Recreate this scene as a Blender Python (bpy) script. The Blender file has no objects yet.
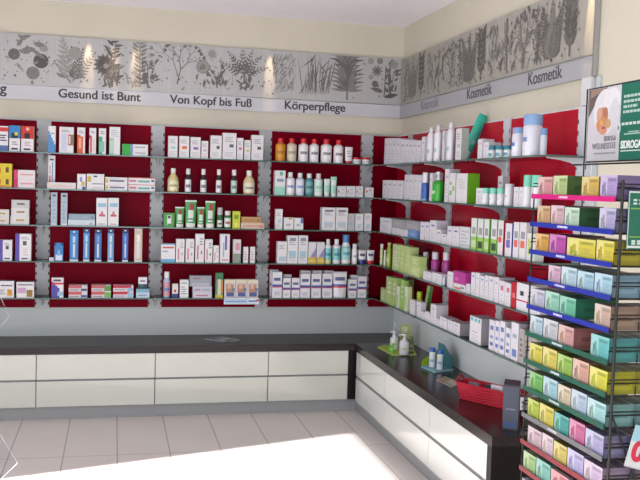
import bpy, math, random
from mathutils import Vector, Matrix
random.seed(7)
COL = bpy.context.scene.collection
R_ = math.radians

# ------------------------------------------------------------------ camera (solved from the room's straight lines)
CP = Vector((-2.182937, -6.601224, 1.650459))
CR = Vector((0.973308, -0.227474, 0.030452)); CU = Vector((-0.015842, 0.06578, 0.997708)); CF = Vector((0.228956, 0.97156, -0.06042))
FPX = 875.037
def ray(px, py): return CF + CR * ((px - 320) / FPX) - CU * ((py - 240) / FPX)
def on(ax, val, px, py):
    d = ray(px, py); t = (val - CP[ax]) / d[ax]; return CP + d * t
cam = bpy.data.cameras.new('camera'); cam.lens = FPX / 640 * 36; cam.sensor_width = 36; cam.clip_start = .05
co = bpy.data.objects.new('camera', cam); COL.objects.link(co)
m = Matrix.Identity(4)
for i in range(3): m[i][0] = CR[i]; m[i][1] = CU[i]; m[i][2] = -CF[i]; m[i][3] = CP[i]
co.matrix_world = m
bpy.context.scene.camera = co

# ------------------------------------------------------------------ measured levels
ZS = [1.8287, 1.5775, 1.3231, 1.0696, .8106]        # glass shelf levels, top to bottom
DB, DR = .2273, .2428                               # shelf depths on the two walls
X5, W, PITCH = -.2327, .7012, .8
ZPT, ZPB = 2.0608, .7211
ZCT, ZSL, ZCM, ZPL, DC = .5093, .4573, .2789, .0914, .4418
ZBT, ZBM, ZBB, ZC = 2.667, 2.3083, 2.2055, 2.9152
XL, YF = -4.5, -8.6                                  # left wall and shop front

# ------------------------------------------------------------------ colours and materials
def lin(c):
    if isinstance(c, str):
        c = c.lstrip('#'); c = [int(c[i:i + 2], 16) / 255 for i in (0, 2, 4)]
    return [x / 12.92 if x <= .04045 else ((x + .055) / 1.055) ** 2.4 for x in c[:3]]
def nodes(name):
    mt = bpy.data.materials.new(name); mt.use_nodes = True
    nt = mt.node_tree; return mt, nt, nt.nodes['Principled BSDF']
def painted(name, rough, spec=.5, metal=0., coat=0., amt=.06, scale=40, mid=1.):
    """colour comes from the mesh's print, broken up a little with noise"""
    mt, nt, b = nodes(name)
    a = nt.nodes.new('ShaderNodeVertexColor'); a.layer_name = 'print'
    n = nt.nodes.new('ShaderNodeTexNoise'); n.inputs['Scale'].default_value = scale
    tc = nt.nodes.new('ShaderNodeTexCoord'); nt.links.new(tc.outputs['Object'], n.inputs['Vector'])
    r = nt.nodes.new('ShaderNodeMapRange'); r.inputs['To Min'].default_value = mid - amt; r.inputs['To Max'].default_value = mid + amt
    nt.links.new(n.outputs['Fac'], r.inputs['Value'])
    mx = nt.nodes.new('ShaderNodeVectorMath'); mx.operation = 'SCALE'
    nt.links.new(a.outputs['Color'], mx.inputs[0]); nt.links.new(r.outputs['Result'], mx.inputs['Scale'])
    nt.links.new(mx.outputs['Vector'], b.inputs['Base Color'])
    b.inputs['Roughness'].default_value = rough; b.inputs['Specular IOR Level'].default_value = spec
    b.inputs['Metallic'].default_value = metal; b.inputs['Coat Weight'].default_value = coat
    b.inputs['Coat Roughness'].default_value = .08
    return mt
def plain(name, col, rough=.5, metal=0., spec=.5, coat=0., noise=0., nscale=(6, 6, 6), bump=0., col2=None, detail=3):
    mt, nt, b = nodes(name)
    c = lin(col); b.inputs['Roughness'].default_value = rough; b.inputs['Metallic'].default_value = metal
    b.inputs['Specular IOR Level'].default_value = spec; b.inputs['Coat Weight'].default_value = coat; b.inputs['Coat Roughness'].default_value = .06
    b.inputs['Base Color'].default_value = (*c, 1)
    tc = nt.nodes.new('ShaderNodeTexCoord'); mp = nt.nodes.new('ShaderNodeMapping'); mp.inputs['Scale'].default_value = nscale
    nt.links.new(tc.outputs['Object'], mp.inputs['Vector'])
    n = nt.nodes.new('ShaderNodeTexNoise'); n.inputs['Scale'].default_value = 1; n.inputs['Detail'].default_value = detail
    nt.links.new(mp.outputs['Vector'], n.inputs['Vector'])
    cr = nt.nodes.new('ShaderNodeValToRGB')
    c2 = lin(col2) if col2 else [min(1, x * (1 + noise)) for x in c]
    cr.color_ramp.elements[0].position = .35; cr.color_ramp.elements[1].position = .65
    cr.color_ramp.elements[0].color = (*[x * (1 - noise) for x in c], 1); cr.color_ramp.elements[1].color = (*c2, 1)
    nt.links.new(n.outputs['Fac'], cr.inputs['Fac']); nt.links.new(cr.outputs['Color'], b.inputs['Base Color'])
    if bump:
        bp = nt.nodes.new('ShaderNodeBump'); bp.inputs['Strength'].default_value = bump; bp.inputs['Distance'].default_value = .004
        nt.links.new(n.outputs['Fac'], bp.inputs['Height']); nt.links.new(bp.outputs['Normal'], b.inputs['Normal'])
    return mt
def glassy(name, tint, gloss=.12, rough=.02):
    """thin clear sheet: mostly see-through, a little mirror"""
    mt = bpy.data.materials.new(name); mt.use_nodes = True; nt = mt.node_tree
    for n in list(nt.nodes): nt.nodes.remove(n)
    o = nt.nodes.new('ShaderNodeOutputMaterial'); t = nt.nodes.new('ShaderNodeBsdfTransparent'); g = nt.nodes.new('ShaderNodeBsdfGlossy')
    t.inputs['Color'].default_value = (*tint, 1); g.inputs['Roughness'].default_value = rough
    lw = nt.nodes.new('ShaderNodeLayerWeight'); lw.inputs['Blend'].default_value = gloss
    mx = nt.nodes.new('ShaderNodeMixShader')
    nt.links.new(lw.outputs['Fresnel'], mx.inputs['Fac']); nt.links.new(t.outputs[0], mx.inputs[1]); nt.links.new(g.outputs[0], mx.inputs[2])
    nt.links.new(mx.outputs[0], o.inputs['Surface'])
    return mt
M = {}
M['carton'] = painted('printed_carton', .45, .4, mid=.80)
M['plastic'] = painted('moulded_plastic', .28, .5, amt=.04, scale=20, mid=.86)
M['print'] = painted('ink_print', .6, .3, amt=.12, scale=30)
M['wall'] = plain('cream_wall_paint', '#cfc9b9', .9, spec=.2, noise=.02, nscale=(3, 3, 3), bump=.05)
M['ceiling'] = plain('white_ceiling_paint', '#f2eff6', .95, spec=.1, noise=.01)
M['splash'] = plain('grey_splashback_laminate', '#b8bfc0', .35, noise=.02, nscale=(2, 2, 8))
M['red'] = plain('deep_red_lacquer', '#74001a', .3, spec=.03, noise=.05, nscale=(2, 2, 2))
M['red_side'] = plain('red_lacquer_side_wall', '#b80c2a', .2, spec=.1, noise=.05, nscale=(2, 2, 2))  # same red lacquer; the side wall's brighter light is put into the colour
M['upright_side'] = plain('pale_aluminium_upright', '#c9cad0', .5, noise=.03, nscale=(2, 2, 60))  # lighter copy of the upright metal, side wall's brightness painted in
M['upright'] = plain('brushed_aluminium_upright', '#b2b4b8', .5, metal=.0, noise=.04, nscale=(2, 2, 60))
M['slot'] = plain('dark_slot', '#2a1a20', .8)
M['bracket'] = plain('grey_bracket_metal', '#b4b8ba', .4, metal=.0, noise=.03)
M['glass'] = glassy('clear_glass_shelf', (.80, .88, .86), .22)
M['glass_edge'] = plain('green_glass_edge', '#3f625c', .15, noise=.08, nscale=(8, 8, 8), coat=.5)
M['acrylic'] = glassy('clear_acrylic', (.95, .96, .97), .10)
M['acrylic_edge'] = plain('frosted_acrylic_edge', '#b4bac2', .3)
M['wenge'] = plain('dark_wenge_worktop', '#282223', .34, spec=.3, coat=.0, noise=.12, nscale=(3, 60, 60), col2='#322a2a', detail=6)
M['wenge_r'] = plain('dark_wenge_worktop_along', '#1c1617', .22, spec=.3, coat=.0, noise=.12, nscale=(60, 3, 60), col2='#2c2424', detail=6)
M['drawer_side'] = plain('white_gloss_lacquer', '#d4d6d3', .10, spec=.5, coat=.4, noise=.01)  # same cream lacquer, colour lightened to stand for the better-lit side run
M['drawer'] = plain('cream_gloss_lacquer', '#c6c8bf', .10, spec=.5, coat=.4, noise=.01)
M['gap'] = plain('dark_grip_channel', '#6e7273', .5, metal=.0)
M['plinth'] = plain('brushed_steel_plinth', '#929495', .4, metal=.0, noise=.03, nscale=(3, 3, 60))
M['wire'] = plain('black_powder_coat', '#0a090b', .45, noise=.1, nscale=(30, 30, 30))
M['chrome'] = plain('satin_chrome', '#b9bcc0', .25, metal=.9, noise=.03)
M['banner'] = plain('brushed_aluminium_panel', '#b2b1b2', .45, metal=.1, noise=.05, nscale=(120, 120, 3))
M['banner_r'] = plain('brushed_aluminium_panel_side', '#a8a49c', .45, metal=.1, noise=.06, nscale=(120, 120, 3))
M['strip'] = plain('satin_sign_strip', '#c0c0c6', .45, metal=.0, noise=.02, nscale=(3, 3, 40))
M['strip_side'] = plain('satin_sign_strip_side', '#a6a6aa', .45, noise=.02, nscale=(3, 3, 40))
M['ink_mid'] = plain('grey_lettering', '#4c4d52', .6)
M['splash_side'] = plain('pale_splashback_laminate', '#e6ebec', .35, noise=.02, nscale=(2, 2, 8))  # same grey laminate, light on the side wall painted into its colour
M['ink'] = plain('dark_grey_lettering', '#3a3a3c', .6)
M['ink_pale'] = plain('pale_grey_lettering', '#85838a', .6)
M['white_ink'] = plain('white_lettering', '#eef2ee', .6)
M['weave'] = plain('red_woven_plastic', '#b3122e', .4, noise=.25, nscale=(90, 90, 140), bump=.5)
M['red_ink'] = plain('red_lettering', '#c02440', .6)
M['frame'] = plain('window_frame_grey', '#74777a', .4)

# floor: long pale tiles
def floor_mat():
    mt, nt, b = nodes('pale_floor_tile')
    tc = nt.nodes.new('ShaderNodeTexCoord'); sp = nt.nodes.new('ShaderNodeSeparateXYZ'); nt.links.new(tc.outputs['Object'], sp.inputs[0])
    def line(axis, off, pitch, w):
        a = nt.nodes.new('ShaderNodeMath'); a.operation = 'SUBTRACT'; a.inputs[1].default_value = off; nt.links.new(sp.outputs[axis], a.inputs[0])
        d = nt.nodes.new('ShaderNodeMath'); d.operation = 'DIVIDE'; d.inputs[1].default_value = pitch; nt.links.new(a.outputs[0], d.inputs[0])
        f = nt.nodes.new('ShaderNodeMath'); f.operation = 'FRACT'; nt.links.new(d.outputs[0], f.inputs[0])
        l = nt.nodes.new('ShaderNodeMath'); l.operation = 'LESS_THAN'; l.inputs[1].default_value = w / pitch; nt.links.new(f.outputs[0], l.inputs[0])
        return l
    lx, ly = line(0, -9.0665, .3145, .007), line(1, -9.56, .92, .006)
    mx = nt.nodes.new('ShaderNodeMath'); mx.operation = 'MAXIMUM'; nt.links.new(lx.outputs[0], mx.inputs[0]); nt.links.new(ly.outputs[0], mx.inputs[1])
    n = nt.nodes.new('ShaderNodeTexNoise'); n.inputs['Scale'].default_value = 3; n.inputs['Detail'].default_value = 6; nt.links.new(tc.outputs['Object'], n.inputs['Vector'])
    cr = nt.nodes.new('ShaderNodeValToRGB'); cr.color_ramp.elements[0].color = (*lin('#d2c9c5'), 1); cr.color_ramp.elements[1].color = (*lin('#ddd5d2'), 1)
    nt.links.new(n.outputs['Fac'], cr.inputs['Fac'])
    mc = nt.nodes.new('ShaderNodeMix'); mc.data_type = 'RGBA'; nt.links.new(mx.outputs[0], mc.inputs[0]); nt.links.new(cr.outputs['Color'], mc.inputs[6])
    mc.inputs[7].default_value = (*lin('#9c9590'), 1); nt.links.new(mc.outputs[2], b.inputs['Base Color'])
    b.inputs['Roughness'].default_value = .38
    return mt
M['floor'] = floor_mat()
M['wenge_end'] = plain('black_brown_panel', '#161113', .4, spec=.2, noise=.1, nscale=(60, 60, 3))

# ------------------------------------------------------------------ mesh builder
class MB:
    def __init__(s): s.v = []; s.f = []; s.c = []; s.m = []
    def add(s, pts, col='#ffffff', mat=0):
        k = len(s.v); s.v += [tuple(p) for p in pts]; s.f.append(tuple(range(k, k + len(pts)))); s.c.append(lin(col) if isinstance(col, str) else col); s.m.append(mat)
    def grid(s, O, U, V, base, art=(), mat=0):
        """flat printed face: art = (u0, v0, u1, v1, colour) rectangles on top of the base colour"""
        O, U, V = Vector(O), Vector(U), Vector(V)
        us = sorted({0., 1.} | {min(1, max(0, round(a[i], 4))) for a in art for i in (0, 2)}); vs = sorted({0., 1.} | {min(1, max(0, round(a[i], 4))) for a in art for i in (1, 3)})
        for i in range(len(us) - 1):
            for j in range(len(vs) - 1):
                cu, cv = (us[i] + us[i + 1]) / 2, (vs[j] + vs[j + 1]) / 2; c = base
                for a in art:
                    if a[0] < cu < a[2] and a[1] < cv < a[3]: c = a[4]
                P = lambda u, v: O + U * u + V * v
                s.add([P(us[i], vs[j]), P(us[i + 1], vs[j]), P(us[i + 1], vs[j + 1]), P(us[i], vs[j + 1])], c, mat)
    def box(s, x0, x1, y0, y1, z0, z1, col='#ffffff', mat=0, front=(), side=(), top=(), tcol=None, scol=None):
        """front is -y; sides are +x and -x"""
        w, d, h = x1 - x0, y1 - y0, z1 - z0; scol = scol or col; tcol = tcol or col
        s.grid((x0, y0, z0), (w, 0, 0), (0, 0, h), col, front, mat)
        s.grid((x1, y0, z0), (0, d, 0), (0, 0, h), scol, side, mat)
        s.grid((x0, y1, z0), (0, -d, 0), (0, 0, h), scol, side, mat)
        s.grid((x1, y1, z0), (-w, 0, 0), (0, 0, h), col, (), mat)
        s.grid((x0, y0, z1), (w, 0, 0), (0, d, 0), tcol, top, mat)
        s.grid((x0, y1, z0), (w, 0, 0), (0, -d, 0), scol, (), mat)
    def lathe(s, prof, n=20, cx=0., cy=0., sx=1., sy=1., labels=(), mat=0, capped=True):
        """prof = [(r, z, colour of the band above)], labels = (a0, a1, z0, z1, colour) around the front (-y), angles in degrees from the front"""
        def P(r, z, k):
            a = -math.pi / 2 + 2 * math.pi * k / n
            return (cx + r * sx * math.cos(a), cy + r * sy * math.sin(a), z)
        for i in range(len(prof) - 1):
            (r0, z0, c), (r1, z1, _) = prof[i], prof[i + 1]
            for k in range(n):
                mid = ((k + .5) / n * 360 + 180) % 360 - 180; zc = (z0 + z1) / 2; cc = c
                for a0, a1, l0, l1, lc in labels:
                    if a0 < mid < a1 and l0 <= zc <= l1: cc = lc
                s.add([P(r0, z0, k), P(r0, z0, k + 1), P(r1, z1, k + 1), P(r1, z1, k)], cc, mat)
        if capped:
            s.add([P(prof[-1][0], prof[-1][1], k) for k in range(n)], prof[-2][2], mat)
            s.add([P(prof[0][0], prof[0][1], k) for k in reversed(range(n))], prof[0][2], mat)
    def tube(s, pts, r, n=6, col='#ffffff', mat=0, closed=False):
        pts = [Vector(p) for p in pts]; rings = []
        for i, p in enumerate(pts):
            a = pts[i - 1] if i else (pts[-1] if closed else p); b = pts[(i + 1) % len(pts)] if (i < len(pts) - 1 or closed) else p
            t = (b - a).normalized(); u = t.cross(Vector((0, 0, 1)))
            if u.length < .01: u = t.cross(Vector((1, 0, 0)))
            u.normalize(); w = t.cross(u)
            rings.append([p + (u * math.cos(2 * math.pi * k / n) + w * math.sin(2 * math.pi * k / n)) * r for k in range(n)])
        N = len(rings)
        for i in range(N if closed else N - 1):
            A, B = rings[i], rings[(i + 1) % N]
            for k in range(n): s.add([A[k], A[(k + 1) % n], B[(k + 1) % n], B[k]], col, mat)
        if not closed: s.add(rings[0][::-1], col, mat); s.add(rings[-1], col, mat)
    def bar(s, a, b, w, h, mat=0, col='#ffffff'):
        a, b = Vector(a), Vector(b); t = (b - a).normalized(); u = t.cross(Vector((0, 0, 1)))
        if u.length < .01: u = Vector((1, 0, 0))
        u.normalize(); v = u.cross(t).normalized(); u *= w / 2; v *= h / 2
        A = [a - u - v, a + u - v, a + u + v, a - u + v]; B = [p + (b - a) for p in A]
        for k in range(4): s.add([A[k], A[(k + 1) % 4], B[(k + 1) % 4], B[k]], col, mat)
        s.add(A[::-1], col, mat); s.add(B, col, mat)
    def build(s, name, mats, parent=None, smooth=False, loc=None, weld=True):
        import bmesh
        me = bpy.data.meshes.new(name); me.from_pydata(s.v, [], s.f)
        for mt in (mats if isinstance(mats, (list, tuple)) else [mats]): me.materials.append(mt)
        ca = me.color_attributes.new('print', 'FLOAT_COLOR', 'CORNER'); i = 0
        vals = []
        for f, c in zip(s.f, s.c): vals += [c[0], c[1], c[2], 1.] * len(f)
        ca.data.foreach_set('color', vals)
        me.polygons.foreach_set('material_index', s.m)
        bm = bmesh.new(); bm.from_mesh(me)
        if weld: bmesh.ops.remove_doubles(bm, verts=bm.verts, dist=1e-5)
        bmesh.ops.recalc_face_normals(bm, faces=bm.faces); bm.to_mesh(me); bm.free()
        if smooth:
            me.polygons.foreach_set('use_smooth', [True] * len(me.polygons)); me.set_sharp_from_angle(angle=R_(38))
        o = bpy.data.objects.new(name, me); COL.objects.link(o)
        if parent: o.parent = parent
        if loc is not None: o.location = loc
        return o
def empty(name, loc=(0, 0, 0), rz=0):
    o = bpy.data.objects.new(name, None); COL.objects.link(o); o.location = loc; o.rotation_euler = (0, 0, rz); o.empty_display_size = .05; return o
def tag(o, label, cat, group=None):
    o['label'] = label; o['category'] = cat
    if group: o['group'] = group
    return o
def struct(o): o['kind'] = 'structure'; return o
def lettering(body, parent, size, mat, loc, rot, width=None, bold=0., align='LEFT', name='lettering', bold2=0.):
    cu = bpy.data.curves.new(name, 'FONT'); cu.body = body; cu.size = size; cu.align_x = align; cu.extrude = .0006; cu.offset = bold
    cu.materials.append(mat); o = bpy.data.objects.new(name, cu); COL.objects.link(o)
    bpy.context.view_layer.update()
    if width: k = width / max(.001, o.dimensions.x)
    else: k = 1
    me = bpy.data.meshes.new_from_object(o.evaluated_get(bpy.context.evaluated_depsgraph_get())); bpy.data.objects.remove(o)
    if bold2:                                         # heavier strokes
        import bmesh
        bm = bmesh.new(); bm.from_mesh(me)
        for q in (-1, 1):
            g = bmesh.ops.duplicate(bm, geom=[f for f in bm.faces if f.index >= 0][:len(me.polygons)])
            for v in g['geom']:
                if isinstance(v, bmesh.types.BMVert): v.co.x += q * bold2 * (1 if q < 0 else 1); v.co.z += .00006 * (q + 2)
            bm.faces.ensure_lookup_table()
        bm.to_mesh(me); bm.free()
    o = bpy.data.objects.new(name, me); COL.objects.link(o); o.parent = parent; o.location = loc; o.rotation_euler = rot; o.scale = (k, 1 if not width else min(max(k, .8), 1.25), 1)
    return o
# ------------------------------------------------------------------ room shell
def shell():
    b = MB(); b.box(XL - .3, .2, YF - .3, .2, -.1, 0); struct(b.build('floor', M['floor']))
    b = MB(); b.box(XL - .2, .2, YF - .2, .2, ZC, ZC + .1); struct(b.build('ceiling', M['ceiling']))
    b = MB(); b.box(XL - .2, .2, 0, .2, 0, ZC); struct(b.build('wall_back', M['wall']))
    b = MB(); b.box(0, .2, YF, 0, 0, ZC); struct(b.build('wall_right', M['wall']))
    b = MB(); x0, x1 = XL - .2, XL; j0, j1, h = -6.6, -2.126, HL
    b.box(x0, x1, j1, 0, 0, ZC); b.box(x0, x1, YF, j0, 0, ZC); b.box(x0, x1, j0, j1, h, ZC); struct(b.build('wall_left', M['wall']))
    b = MB(); y0, y1 = YF - .2, YF
    b.box(XL, -4.2, y0, y1, 0, ZC); b.box(-.5, 0, y0, y1, 0, ZC); b.box(-4.2, -.5, y0, y1, 2.6, ZC); b.box(-4.2, -.5, y0, y1, 0, .35); struct(b.build('wall_front', M['wall']))
    w = struct(empty('window_1', (-2.35, YF - .1, .35)))
    b = MB()
    for x in (-1.83, -.6, .6, 1.83): b.box(x - .02, x + .02, -.03, .03, 0, 2.25)
    for z in (.0, 2.21): b.box(-1.85, 1.85, -.028, .028, z, z + .04)
    b.build('window_frame', M['frame'], w)
    b = MB(); b.box(-1.82, 1.82, -.003, .003, .04, 2.21); b.build('glass_pane', M['acrylic'], w)
    # grey laminate behind the shelving, down to the worktops
    b = MB(); b.box(XL, -.011, -.011, -.0005, ZCT, ZPT + .012); struct(b.build('trim_1', M['splash']))
    b = MB(); b.box(-.011, -.0005, -2.885, -.0115, ZCT, ZPT + .012); struct(b.build('trim_2', M['splash_side']))
    b = MB(); b.box(-.011, -.0005, -2.925, -2.886, ZCT, ZBB - .002); struct(b.build('trim_3', M['splash']))
    b = MB(); b.box(-.030, -.0005, -2.875, -2.79, ZPT + .013, ZBB - .002); struct(b.build('trim_4', M['upright_side']))
E_ = math.radians(29.4)
SUN = Vector((math.cos(R_(16.05)) * math.cos(E_), math.sin(R_(16.05)) * math.cos(E_), -math.sin(E_)))
HL = (4.085 / math.cos(R_(16.05))) * math.tan(E_)
shell()

# ------------------------------------------------------------------ shelving units
def fr_back(x, d, z): return (x, -d, z)              # along x, depth out of the back wall
def fr_right(y, d, z): return (-d, y, z)             # along y, depth out of the right wall
def shelf_unit(fr, a0, a1, up0, up1, panel, depth, label, glass_a=None, cornerback=False, frontcut=0):
    """a0..a1 is the glass run, panel the red back panel, up0/up1 the metal upright"""
    root = empty('wall_shelf_unit', fr((a0 + a1) / 2, 0, ZPB))
    o = Vector(root.location)
    def bx(b, a, c, d0, d1, z0, z1, mat=0):
        p, q = Vector(fr(a, d0, z0)) - o, Vector(fr(c, d1, z1)) - o
        b.box(min(p.x, q.x), max(p.x, q.x), min(p.y, q.y), max(p.y, q.y), min(p.z, q.z), max(p.z, q.z), mat=mat)
    for pa, pb in panel:
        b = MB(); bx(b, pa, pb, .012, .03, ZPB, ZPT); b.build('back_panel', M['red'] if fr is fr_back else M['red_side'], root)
    for ua, ub in ((up0, up1),):
        b = MB(); bx(b, ua, ub, .0115, .036, ZPB - .012, ZPT + .006)
        n = 24
        lo, hi = min(ua, ub), max(ua, ub)
        for k in range(n):
            z = ZPB + .02 + k * (ZPT - ZPB - .04) / n
            for e in (lo + .005, hi - .005): bx(b, e - .004, e + .004, .036, .0364, z, z + .022, 1)
        b.build('upright', [M['upright'] if fr is fr_back else M['upright_side'], M['slot']], root)
    for z in ZS:
        b = MB(); g0, g1 = glass_a or (a0, a1); g0, g1 = min(g0, g1) + .002, max(g0, g1) - .002
        p, q = Vector(fr(g0, .04, z - .004)) - o, Vector(fr(g1, depth, z + .004)) - o
        x0, x1, y0, y1 = min(p.x, q.x), max(p.x, q.x), min(p.y, q.y), max(p.y, q.y)
        k = len(b.f); b.box(x0, x1, y0, y1, p.z, q.z)
        for j in range(k, len(b.f)): b.m[j] = 1
        b.m[k + 4] = 0; b.m[k + 5] = 0                # top and underside clear, edges green
        b.build('glass_shelf', [M['glass'], M['glass_edge']], root)
        # curved arm that carries the glass on the upright
        b = MB(); c = (up0 + up1) / 2; t = .008
        prof = [(.037, -.005), (depth - .03, -.005), (depth - .03, -.010), (.14, -.017), (.09, -.028), (.06, -.045), (.037, -.075)]
        A = [Vector(fr(c - t, d, z + h)) - o for d, h in prof]; B = [Vector(fr(c + t, d, z + h)) - o for d, h in prof]
        b.add(A); b.add(B[::-1])
        for i in range(len(A)): j = (i + 1) % len(A); b.add([A[i], A[j], B[j], B[i]])
        b.build('shelf_bracket', M['bracket'] if fr is fr_back else M['upright_side'], root)
    return tag(root, label, 'shelf unit', 'wall shelf units with red back panels')
def L(i): return X5 - PITCH * (5 - i)
signs = {1: 'wall shelf unit on back wall farthest from the corner, partly cut off', 2: 'wall shelf unit with glass shelves under the Gesund ist Bunt sign',
         3: 'wall shelf unit with glass shelves under the Von Kopf bis Fuß sign', 4: 'wall shelf unit with glass shelves under the Körperpflege sign'}
for i in (1, 2, 3, 4):
    shelf_unit(fr_back, L(i) - .05, L(i) + W + .05, L(i) + W + .001, L(i) + PITCH - .001, [(L(i), L(i) + W)], DB, signs[i],
               glass_a=(L(i) - .05, L(i) + W + .05 if i < 4 else -.2445))
RU = [(-.335, -.29, -.38), (-1.16, -1.115, -1.205), (-2.0, -1.955, -2.045), (-2.832, -2.785, -2.88)]   # uprights on the right wall
cu_ = shelf_unit(fr_right, -.012, -.335, -.29, -.38, [(-.031, -.2885)], DR, 'narrow red-backed shelf unit fitted into the corner of the two walls', glass_a=(-.045, -.335))
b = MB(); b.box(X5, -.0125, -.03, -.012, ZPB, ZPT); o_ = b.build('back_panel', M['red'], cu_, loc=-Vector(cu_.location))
shelf_unit(fr_right, -.335, -1.16, -1.115, -1.205, [(-.382, -1.113)], DR, 'wall shelf unit below the palest Kosmetik sign, beside the corner')
shelf_unit(fr_right, -1.16, -2.0, -1.955, -2.045, [(-1.207, -1.953)], DR, 'wall shelf unit below the middle Kosmetik sign, above the lime tray')
shelf_unit(fr_right, -2.0, -2.877, -2.785, -2.88, [(-2.047, -2.783)], DR, 'wall shelf unit below the largest Kosmetik sign, behind the tea rack')

# ------------------------------------------------------------------ base cabinets and worktops
def cabinet(fr, a0, a1, label, corner=False):
    a0, a1 = min(a0, a1), max(a0, a1)
    root = empty('base_cabinet', fr((a0 + a1) / 2, .2, 0)); o = Vector(root.location)
    def bx(name, mat, a, c, d0, d1, z0, z1, parent=root, off=o):
        b = MB(); p, q = Vector(fr(a, d0, z0)) - off, Vector(fr(c, d1, z1)) - off
        b.box(min(p.x, q.x), max(p.x, q.x), min(p.y, q.y), max(p.y, q.y), z0, z1); return b.build(name, mat, parent)
    bx('carcass', M['gap'], a0 + .0005, a1 - .0005, .013, DC - .022, ZPL, ZSL - .0005)
    bx('plinth', M['plinth'], a0 + .0003, a1 - .0003, .013, DC - .028, 0.0005, ZPL - .0005)
    for z0, z1 in ((ZPL + .002, ZCM - .010 - (.006 if fr is fr_right else 0)), (ZCM + .004, ZSL - .004)):
        d = bx('drawer', M['drawer'] if fr is fr_back else M['drawer_side'], a0 + .003, a1 - .003, DC - .021, DC, z0, z1)
        bx('drawer_grip', M['gap'], a0 + .004, a1 - .004, DC - .02, DC - .004, z1 + .0002, z1 + (.018 if fr is fr_right and z1 < .4 else .0125 if z1 < .4 else .0035), d)
    return tag(root, label, 'cabinet', 'low drawer cabinets with cream fronts')
xb = [-4.285, -3.485, -2.685, -1.889, -1.086, -.488]
lb = ['cream gloss drawer cabinet at the far end of the back run', 'cream drawer cabinet under the shelf bay farthest from the corner', 'cream drawer cabinet below the Gesund ist Bunt bay',
      'cream drawer cabinet below the Von Kopf bis Fuß bay', 'shorter cream drawer cabinet below the Körperpflege bay']
for i in range(5):
    if i: cabinet(fr_back, xb[i], xb[i + 1], lb[i])
yr = [-.492, -1.195, -2.026, -2.815]
lr = ['short cream drawer cabinet below the lime tray, beside the corner', 'cream drawer cabinet below the teal display stand on the side run', 'cream drawer cabinet below the red basket at the run\'s end']
for i in range(3): cabinet(fr_right, yr[i], yr[i + 1], lr[i])
b = MB(); b.box(-.4875, -.421, -.4415, -.02, ZPL + .0005, ZSL - .0005); b.box(-.4205, -.02, -.4915, -.02, ZPL + .0005, ZSL - .0005); cf = b.build('corner_filler', M['wenge_end'])
b = MB(); b.box(-.4875, -.414, -.414, -.02, .0005, ZPL); b.box(-.4139, -.02, -.4915, -.02, .0005, ZPL); b.build('plinth', M['plinth'], cf)
tag(cf, 'dark wood corner post where the two drawer runs meet', 'panel')
b = MB(); b.box(-3.485, -.0115, -DC - .004, -.0115, ZSL, ZCT); tag(b.build('worktop', M['wenge']), 'dark brown worktop along the back wall', 'worktop')
b = MB(); b.box(-DC - .004, -.0115, -2.866, -DC - .0045, ZSL, ZCT); tag(b.build('worktop', M['wenge_r']), 'dark brown worktop along the side wall, under the red basket', 'worktop')
b = MB(); b.box(-DC - .004, -.0115, -2.866, -2.8155, .0005, ZSL - .0003); tag(b.build('end_panel', M['wenge_end']), 'dark brown upright panel closing the side run behind the tea rack', 'panel')

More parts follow.
